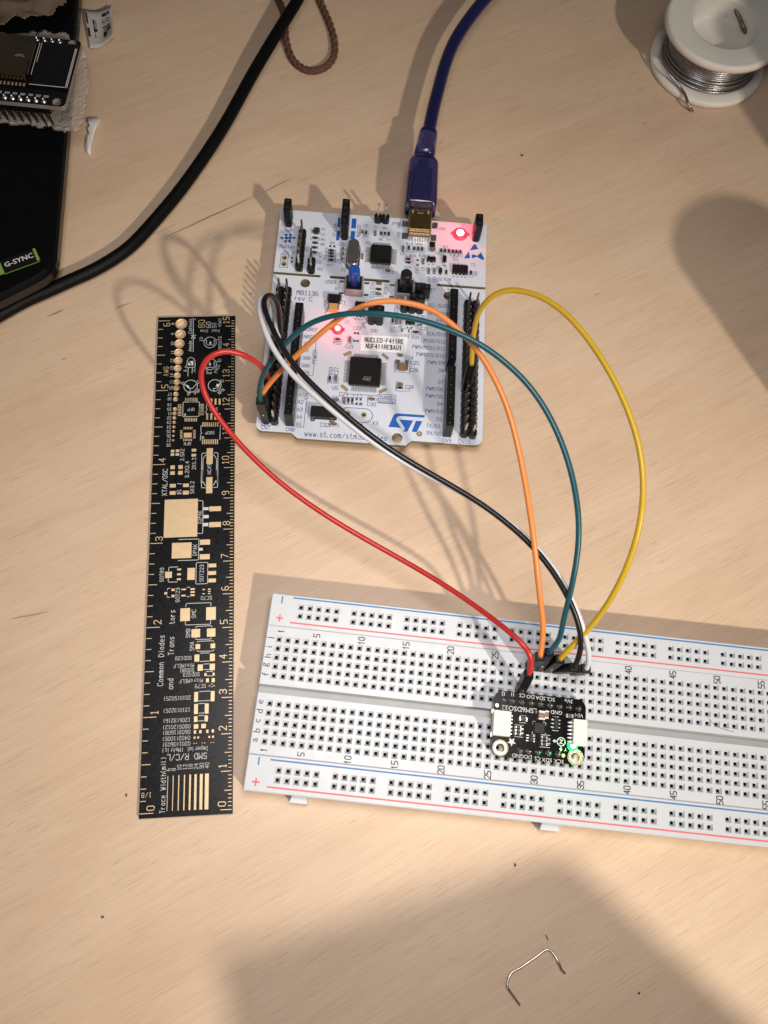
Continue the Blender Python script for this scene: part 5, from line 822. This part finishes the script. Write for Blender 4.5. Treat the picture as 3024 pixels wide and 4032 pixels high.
for r_, zz, tilt in ((17.6, 5.6, .5), (18.1, 4.6, -.35), (17.3, 7.0, .8)):
    g = G(sw); g.tube([(r_*math.cos(a/60*2*math.pi), r_*math.sin(a/60*2*math.pi), zz+tilt*math.cos(a/60*2*math.pi+1.0)) for a in range(61)], rw, 8); g.build('loose_turn', sp)
g = G(sw); g.tube([Vector(p)-Vector((204, 261, 0)) for p in relax(smooth_path(TAIL, 6), 3)], .5, 8); g.build('loose_end', sp)
g = G(mat('burnt_solder', (.20, .16, .13), .4, .8, .4, 8, .2, 20)); g.tube(relax(smooth_path(STUB, 6), 1), lambda t: .75+.5*max(0, t-.75)*2, 8)
tag(g.build('solder_stub'), 'bent dark stub of solder lying inside the spool core', 'solder')
# ------------------------------------------------------------------ bent wire offcut
g = G(mat('lead_offcut', (.56, .52, .47), .34, 1, .12, 4, .1, 20)); g.tube(relax(smooth_path(BENT_WIRE, 6), 3), .30, 8)
tag(g.build('wire_offcut'), 'thin bent metal wire offcut lying at the bottom of table', 'wire')

# ------------------------------------------------------------------ laptop corner with sticker
lap = thing('laptop', 'black laptop corner with green edged sticker, at upper left', 'laptop', (0, 0, 0))
lapm = mat('laptop_shell', (.0022, .0022, .0026), .34, 0, .2, 1.5, .08, 200, spec=.14); lape = mat('laptop_edge', (.010, .006, .005), .30, 0, .2, 2, spec=.35)
out_ = [(-30.6, 330), (-30.6, 170.5), (-31.0, 167.5), (-32.2, 164.8), (-34.5, 162.4), (-37.5, 160.4), (-150, 92.5), (-260, 92.5), (-260, 330)]
def inset(poly, d):
    n = len(poly); res = []
    for i in range(n):
        p0, p1, p2 = Vector(poly[i-1]), Vector(poly[i]), Vector(poly[(i+1) % n]); e1 = (p1-p0).normalized(); e2 = (p2-p1).normalized()
        n1, n2_ = Vector((e1.y, -e1.x)), Vector((e2.y, -e2.x)); m = (n1+n2_); m = m/max(.3, m.length_squared)*2
        res.append((p1.x+m.x*d, p1.y+m.y*d))
    return res
sgn = 1 if sum((Vector(out_[(i+1) % len(out_)]).x-Vector(out_[i]).x)*(Vector(out_[(i+1) % len(out_)]).y+Vector(out_[i]).y) for i in range(len(out_))) > 0 else -1
R3 = lambda d, z: [(x, y, z) for x, y in inset(out_, sgn*d)]
g = G(lapm, lape); g.loft([R3(6.5, 1.5), R3(2.2, 5.6), R3(.5, 7.0), R3(.3, 10.4)], 1, False); g.loft([R3(.3, 10.4), R3(.9, 11.6), R3(2.0, 12.0)], 0, False); g.f.append([len(g.v)-len(out_)+i for i in range(len(out_))]); g.m.append(0); g.sm.append(False)
g.build('shell', lap)
g = G(black_plastic); g.cyl(-60, 190, 6, 0, 4, 20); g.build('rubber_foot', lap)
zs = 12.03; gm = mat('sticker_green', (.17, .32, .055), .45, 0, .1, 6)
st_ = G(mat('sticker_black', (.004, .004, .004), .25)); bp_ = GS['bar']; l0, l1 = GS['line']
dirx = (Vector(l1)-Vector(l0)).normalized(); a0 = math.degrees(math.atan2(dirx.y, dirx.x))
st_.flat([(l0[0]-14*dirx.x, l0[1]-14*dirx.y), (l1[0], l1[1]), (bp_[1][0], bp_[1][1]), (bp_[1][0]-(l1[0]-l0[0])-14*dirx.x, bp_[1][1]-(l1[1]-l0[1])-14*dirx.y)], zs); stk2 = st_.build('sticker', lap)
g = G(gm); g.flat([(p[0], p[1]) for p in GS['bar']], zs+.03); g.flat([(p[0], p[1]) for p in GS['bar2']], zs+.03); g.strip([(l0[0], l0[1]), (l1[0], l1[1])], .22, zs+.025); g.build('green_border', stk2)
t0, t1 = Vector(GS['text'][0]), Vector(GS['text'][1]); mid = (t0+t1)/2; nrm_ = Vector((-dirx.y, dirx.x))
ent = [('G-SYNC', mid.x+nrm_.x*1.2+dirx.x*.3, mid.y+nrm_.y*1.2+dirx.y*.3, a0, 1.75)]
text_mesh(ent, zs+.03, [white_ink], spacing=1.03).build('sticker_lettering', stk2)
text_mesh([(e[0], e[1]+.09, e[2]+.07, e[3], e[4]) for e in ent], zs+.033, [white_ink], spacing=1.03).build('sticker_lettering', stk2)

# ------------------------------------------------------------------ second microcontroller board in foam on the laptop
pa, pb, pc = [Vector(p) for p in ESP['a'][:3]]
ex = (pb-pa).normalized(); ea = math.atan2(ex.y, ex.x)
esp = thing('wifi_board', 'black microcontroller module board with metal shield lying on the laptop', 'circuit board', (pb.x, pb.y, 24), ea)
def e_loc(p): d = Vector(p)-pb; return (d.x*math.cos(ea)+d.y*math.sin(ea), -d.x*math.sin(ea)+d.y*math.cos(ea))
hl = [e_loc(ESP['a'][3]), e_loc(ESP['a'][4])]; xr = 7.1; yb_ = e_loc(pc)[1]
plate('board', rounded(-46, xr, yb_-1.6, 1.5, 1.6), [circle(4.2, .0, 1.45, 20), circle(4.2, yb_+.2, 1.45, 20)], -1.6, 0, black_mask, mat('board_edge_grey', (.22, .20, .18), .5), esp)
for row, y in ((0, 0.0), (1, yb_)):
    g = G(black_plastic); g.box(-38, 1.4, y-1.25, y+1.25, -4.1, -1.6); hd = g.build('header_strip', esp)
    for i in range(15):
        g = G(solder, steel); g.lathe(0, 0, [(.9, 0), (.7, .15), (.4, .6), (.3, 1.3), (.05, 1.4)], 12); g.box(-.3, .3, -.3, .3, -11, -1.6, 1)
        put('solder_joint', cached('ej', lambda: g.mesh('solder_joint')), esp, (-i*P, y, 0))
sh = [e_loc(p) for p in ESP['shield']]
shx, shy0, shy1 = -6.5, yb_+6.2, -1.9
shm = mat('shield_metal', (.22, .165, .115), .16, 1, .18, 1.2, .03, 8)
g = G(shm, pit_dark); g.box(-25, shx, shy0, shy1, .9, 3.3, 0, .25); g.cyl(-17.6, shy1-1.8, .5, 3.3, 3.32, 12, 1); shd = g.build('metal_shield', esp)
g = G(mat('faint_mark', (.55, .50, .46), .5, .3))
for k in range(3): g.strip([(-9.8+1.6*math.cos(math.radians(a))*(1-.25*k), (shy0+shy1)/2-1+1.3*(1-.25*k)*math.sin(math.radians(a))) for a in range(20, 161, 20)], .14, 3.32)
g.build('antenna_mark', shd)
g = G(black_mask, white_ink); g.box(-25.8, xr-.3, shy0-.9, shy1+.6, .05, .9); md = g.build('module_board', esp)
g = G(white_ink); yl, yh = shy0-.7, shy1-.2
g.strip([(shx+.6, yh), (shx+.6, yl+4), ], .18, .93); g.strip([(shx+1.3, yh), (shx+1.3, yh-8)], .18, .93); g.strip([(xr-.9, yh-1), (xr-.9, yl), (shx+1, yl)], .25, .93); g.strip([(xr-.45, yh-1), (xr-.45, yl-.1)], .2, .93); g.build('antenna_outline', md)
for i in range(16):
    g = G(gold); g.box(-.32, .32, -.9, .35, 0, .12, 0, .03); put('castellation', cached('cast', lambda: g.mesh('castellation')), md, (-7.2-i*1.27, shy0-.9, .86))
g = G(white_ink)
ent = [(s, -i*P, -1.75, 180 if False else 0, .75) for i, s in enumerate(('EN', 'VP', 'VN', 'D34', 'D35', 'D32', 'D33', 'D25'))]+[(s, -i*P+.4, yb_+1.9, 0, .75) for i, s in enumerate(('D23', 'D22', 'TX0', 'RX0', 'D21', 'D19', 'D18'))]
plotter_parts('silkscreen_lettering', ent, .06, white_ink, esp, .16, .75, 1.5)
# foam sheet under it
foamm = bpy.data.materials.new('packing_foam'); foamm.use_nodes = True; nt = foamm.node_tree; b = nt.nodes['Principled BSDF']
tc = nd(nt, 'ShaderNodeTexCoord'); vo = nd(nt, 'ShaderNodeTexVoronoi'); vo.inputs['Scale'].default_value = 8.0; nt.links.new(tc.outputs['Object'], vo.inputs['Vector'])
bp = nd(nt, 'ShaderNodeBump'); bp.inputs['Strength'].default_value = .8; bp.inputs['Distance'].default_value = .06; nt.links.new(vo.outputs['Distance'], bp.inputs['Height']); nt.links.new(bp.outputs[0], b.inputs['Normal'])
b.inputs['Base Color'].default_value = (.60, .54, .50, 1); b.inputs['Roughness'].default_value = .10; b.inputs['Alpha'].default_value = .30; b.inputs['Specular IOR Level'].default_value = .9
def sheet(name, outline, z0, amp, thick, m, seed, parent=None, cell_=1.6, zfun=None, rough_=.6):
    """crinkled sheet: a grid clipped to an outline, pushed up and down, with a real thickness"""
    rnd = random.Random(seed); bm = bmesh.new()
    xs = [p[0] for p in outline]; ys = [p[1] for p in outline]
    def inside(x, y):
        c = False; n = len(outline)
        for i in range(n):
            (ax, ay), (bx_, by_) = outline[i], outline[i-1]
            if (ay > y) != (by_ > y) and x < (bx_-ax)*(y-ay)/(by_-ay)+ax: c = not c
        return c
    from mathutils import noise as mn
    nx_, ny_ = int((max(xs)-min(xs))/cell_)+1, int((max(ys)-min(ys))/cell_)+1; idx = {}
    V = {}; F = []
    def vert(i, j):
        if (i, j) not in V:
            x, y = min(xs)+i*cell_, min(ys)+j*cell_
            z = z0+amp*(mn.noise(Vector((x*.11, y*.16, seed)))+rough_*mn.noise(Vector((x*.5, y*.5, seed+3)))+.5*rough_*abs(mn.noise(Vector((x*.22, y*.3, seed+5)))))+(zfun(x, y) if zfun else 0)
            V[(i, j)] = bm.verts.new(((x+rnd.uniform(-.1, .1)*cell_)*K, (y+rnd.uniform(-.1, .1)*cell_)*K, z*K))
        return V[(i, j)]
    for i in range(nx_):
        for j in range(ny_):
            px_, py_ = min(xs)+(i+.5)*cell_, min(ys)+(j+.5)*cell_
            if inside(px_+1.3*mn.noise(Vector((px_*.35, py_*.35, seed+9))), py_+1.3*mn.noise(Vector((px_*.35, py_*.35, seed+14)))): bm.faces.new([vert(i, j), vert(i+1, j), vert(i+1, j+1), vert(i, j+1)])
    me = bpy.data.meshes.new(name); bm.to_mesh(me); bm.free(); me.materials.append(m)
    for p in me.polygons: p.use_smooth = True
    o = put(name, me, parent); s = o.modifiers.new('thickness', 'SOLIDIFY'); s.thickness = thick*K; s.offset = -1; return o
fo = [(p[0], p[1]) for p in ESP['foam']]; fo = fo+[(-120, fo[-1][1]), (-120, 262), (-34, 262)]
tag(sheet('packing_foam', fo, 14.0, .55, 1.2, foamm, 5, None, .75), 'crumpled pale packing foam under the black module board', 'foam')
bagm = bpy.data.materials.new('clear_bag'); bagm.use_nodes = True; b = bagm.node_tree.nodes['Principled BSDF']
b.inputs['Base Color'].default_value = (.24, .17, .12, 1); b.inputs['Roughness'].default_value = .11; b.inputs['Alpha'].default_value = .55; b.inputs['Specular IOR Level'].default_value = .7
bo = [(p[0], p[1]) for p in BAG]; bo = bo+[(-36, 320), (-120, 320), (-120, bo[0][1])]
tag(sheet('plastic_bag', bo, 16.0, 3.4, .2, bagm, 11, None, .8, None, .10), 'crinkled clear brownish plastic bag in the upper left corner', 'bag')
# small bag edge by the spool
bag2 = mat('clear_grey_bag', (.42, .38, .37), .2, 0, .2, 3, .2, 10, alpha=.7)
ro = [(p[0], p[1]) for p in RBAG]; cxr, cyr = ro[0]
ro = [(227.4, 266), (232, 275), (262, 285), (280, 255), (250, 238), (226.9, 258.2)]
tag(sheet('small_bag', ro, 3.2, 1.2, .2, bag2, 21, None, 1.2), 'grey clear plastic bag edge beside the solder spool', 'bag')
# ------------------------------------------------------------------ paper scraps
lp = [Vector(p) for p in LABELPAPER]; g = G(mat('label_paper', (.44, .41, .39), .6, 0, .08, 6, .2, 15)); nu, nv = 14, 8; rows = []
for j in range(nv+1):
    r_ = []
    for i in range(nu+1):
        u, v = i/nu, j/nv; p = (lp[0]*(1-u)+lp[1]*u)*(1-v)+(lp[3]*(1-u)+lp[2]*u)*v
        z = .6+2.6*abs(u-.42)**1.6*2.0+.35*math.sin(v*5+u*3)
        r_.append((p.x, p.y, z))
    rows.append(r_)
vs = [p for r_ in rows for p in r_]; g.add(vs, [(j*(nu+1)+i, j*(nu+1)+i+1, (j+1)*(nu+1)+i+1, (j+1)*(nu+1)+i) for j in range(nv) for i in range(nu)], 0, True)
scrap1 = thing('paper_label', 'curled white printed paper label lying beside the laptop', 'paper'); o = g.build('sheet', scrap1); s = o.modifiers.new('thickness', 'SOLIDIFY'); s.thickness = .15*K; s.offset = -1
def on_label(u, v): 
    p = (lp[0]*(1-u)+lp[1]*u)*(1-v)+(lp[3]*(1-u)+lp[2]*u)*v; return Vector((p.x, p.y, .6+2.6*abs(u-.42)**1.6*2.0+.35*math.sin(v*5+u*3)+.32))
g = G(bb_black)
def ink(u0, u1, v0, v1):
    n = 4
    for k in range(n):
        a_, b__ = u0+(u1-u0)*k/n, u0+(u1-u0)*(k+1)/n; g.add([on_label(a_, v0), on_label(b__, v0), on_label(b__, v1), on_label(a_, v1)], [(0, 1, 2, 3)])
for u0, u1, v0, v1 in ((.60, .78, .15, .23), (.80, .88, .14, .22), (.24, .30, .28, .42), (.33, .36, .3, .42), (.24, .30, .48, .6), (.26, .29, .64, .74), (.58, .6, .30, .42), (.60, .68, .37, .385), (.655, .67, .28, .42), (.74, .757, .3, .42), (.76, .82, .285, .30), (.82, .838, .3, .42), (.757, .82, .36, .375), (.58, .88, .49, .53), (.6, .8, .57, .6), (.6, .9, .64, .68), (.64, .8, .72, .75), (.02, .1, .5, .72), (.24, .36, .44, .47), (.3, .37, .5, .58), (.58, .72, .66, .8), (.74, .9, .56, .62), (.03, .09, .1, .4)): ink(u0, u1, v0, v1)
g.build('printing', scrap1)
g = G(mat('scrap_plastic', (.70, .66, .62), .4, 0, .06, 5, .2, 10, alpha=.93)); pc_ = [Vector(p) for p in SCRAP]; cen = sum(pc_, Vector())/len(pc_)
ring = lambda k, z: [(cen.x+(p.x-cen.x)*k, cen.y+(p.y-cen.y)*k, z) for p in pc_]
g.loft([ring(.96, .15), ring(1, .5), ring(.97, 1.1), ring(.55, 1.7)], 0, True, True); tag(g.build('plastic_scrap'), 'torn white plastic scrap lying by the laptop edge', 'scrap')
# ------------------------------------------------------------------ crumbs and a hair
cl = ['tiny black sliver below the breadboard', 'thin dark splinter above the bent wire offcut', 'dark crumb on the table at lower left', 'small brown crumb near the lower right corner', 'dark crumb left of the ruler end', 'brown crumb on the table right of blue cable']
for (x, y, z), l, (a, w, ln) in zip(CRUMBS, cl, ((70, .25, .9), (-70, .16, 1.6), (10, .25, .8), (30, .3, .5), (80, .22, .8), (20, .4, .8))):
    g = G(mat('crumb_dark', (.035, .022, .014), .7)); d = Vector((math.cos(math.radians(a)), math.sin(math.radians(a)), 0))*ln/2; c_ = Vector((x, y, .22))
    g.tube([c_-d, c_-d*.3+Vector((0, 0, .1)), c_+d*.4+Vector((.06, .05, .05)), c_+d], lambda t, w=w: w*(.4+2.2*t*(1-t)), 6); tag(g.build('crumb'), l, 'crumb', 'crumbs on the table')
hp_ = [b2w(x, y, BBZ+.12) for x, y in HAIR]; g = G(mat('hair', (.03, .025, .02), .5)); g.tube(smooth_path(hp_, 6), .05, 5); tag(g.build('hair'), 'thin curved dark hair lying on the breadboard trench edge', 'hair')

# ------------------------------------------------------------------ unseen stand-ins added outside the frame, shaped to throw shadows onto the table
def shadow_jar(x, y, r, h, label, m):  # added blocker, bottle shape made up to cast a round shadow
    t_ = thing('shadow_bottle', label, 'shadow blocker', (x, y, 0), 0, 'added shadow casters past the right side')
    g = G(m); g.lathe(0, 0, [(.01, 0), (r*.94, 0), (r, 1.2), (r, h*.72), (r*.96, h*.78), (r*.80, h*.82), (r*.80, h*.84)], 48); g.build('blocker_body', t_)
    g = G(black_plastic); g.lathe(0, 0, [(r*.80, h*.84), (r*1.0, h*.845), (r*1.0, h*.985), (r*.95, h), (.01, h)], 48); g.build('blocker_cap', t_)
shadow_jar(234, 97, 20.5, 70, 'added unseen shadow caster past the right edge, shaped as short white bottle', spw)
shadow_jar(268, 163, 24, 92, 'added unseen shadow caster behind the short one, shaped as tall white bottle', spw)
card = mat('blocker_cardboard', (.36, .23, .13), .8, 0, .08, 1.5, .15, 30)
bx = thing('shadow_box', 'added unseen shadow caster past the lower edge, shaped as brown box', 'box', (200, -138, 0), math.radians(192))  # added blocker, stands in for the camera holder's shadow
g = G(card); g.box(0, 74, 0, 55, 0, 138, 0, .6); g.build('blocker_box', bx)
for y0_, y1_ in ((.3, 27.2), (27.8, 54.7)): g = G(card); g.box(.3, 73.7, y0_, y1_, 138.05, 140); g.build('blocker_flap', bx)
g = G(card); a_, c_ = b2w(0, 0, 0), 0
g.prism([(202.5, -139.0), (252, -188), (249.8, -190), (200.5, -141.0)], .3, 139.5); o = g.build('shadow_flap'); o.parent = bx; o.matrix_parent_inverse = (Matrix.Translation(bx.location) @ Matrix.Rotation(math.radians(192), 4, 'Z')).inverted()  # panel added to slant the right edge of that shadow
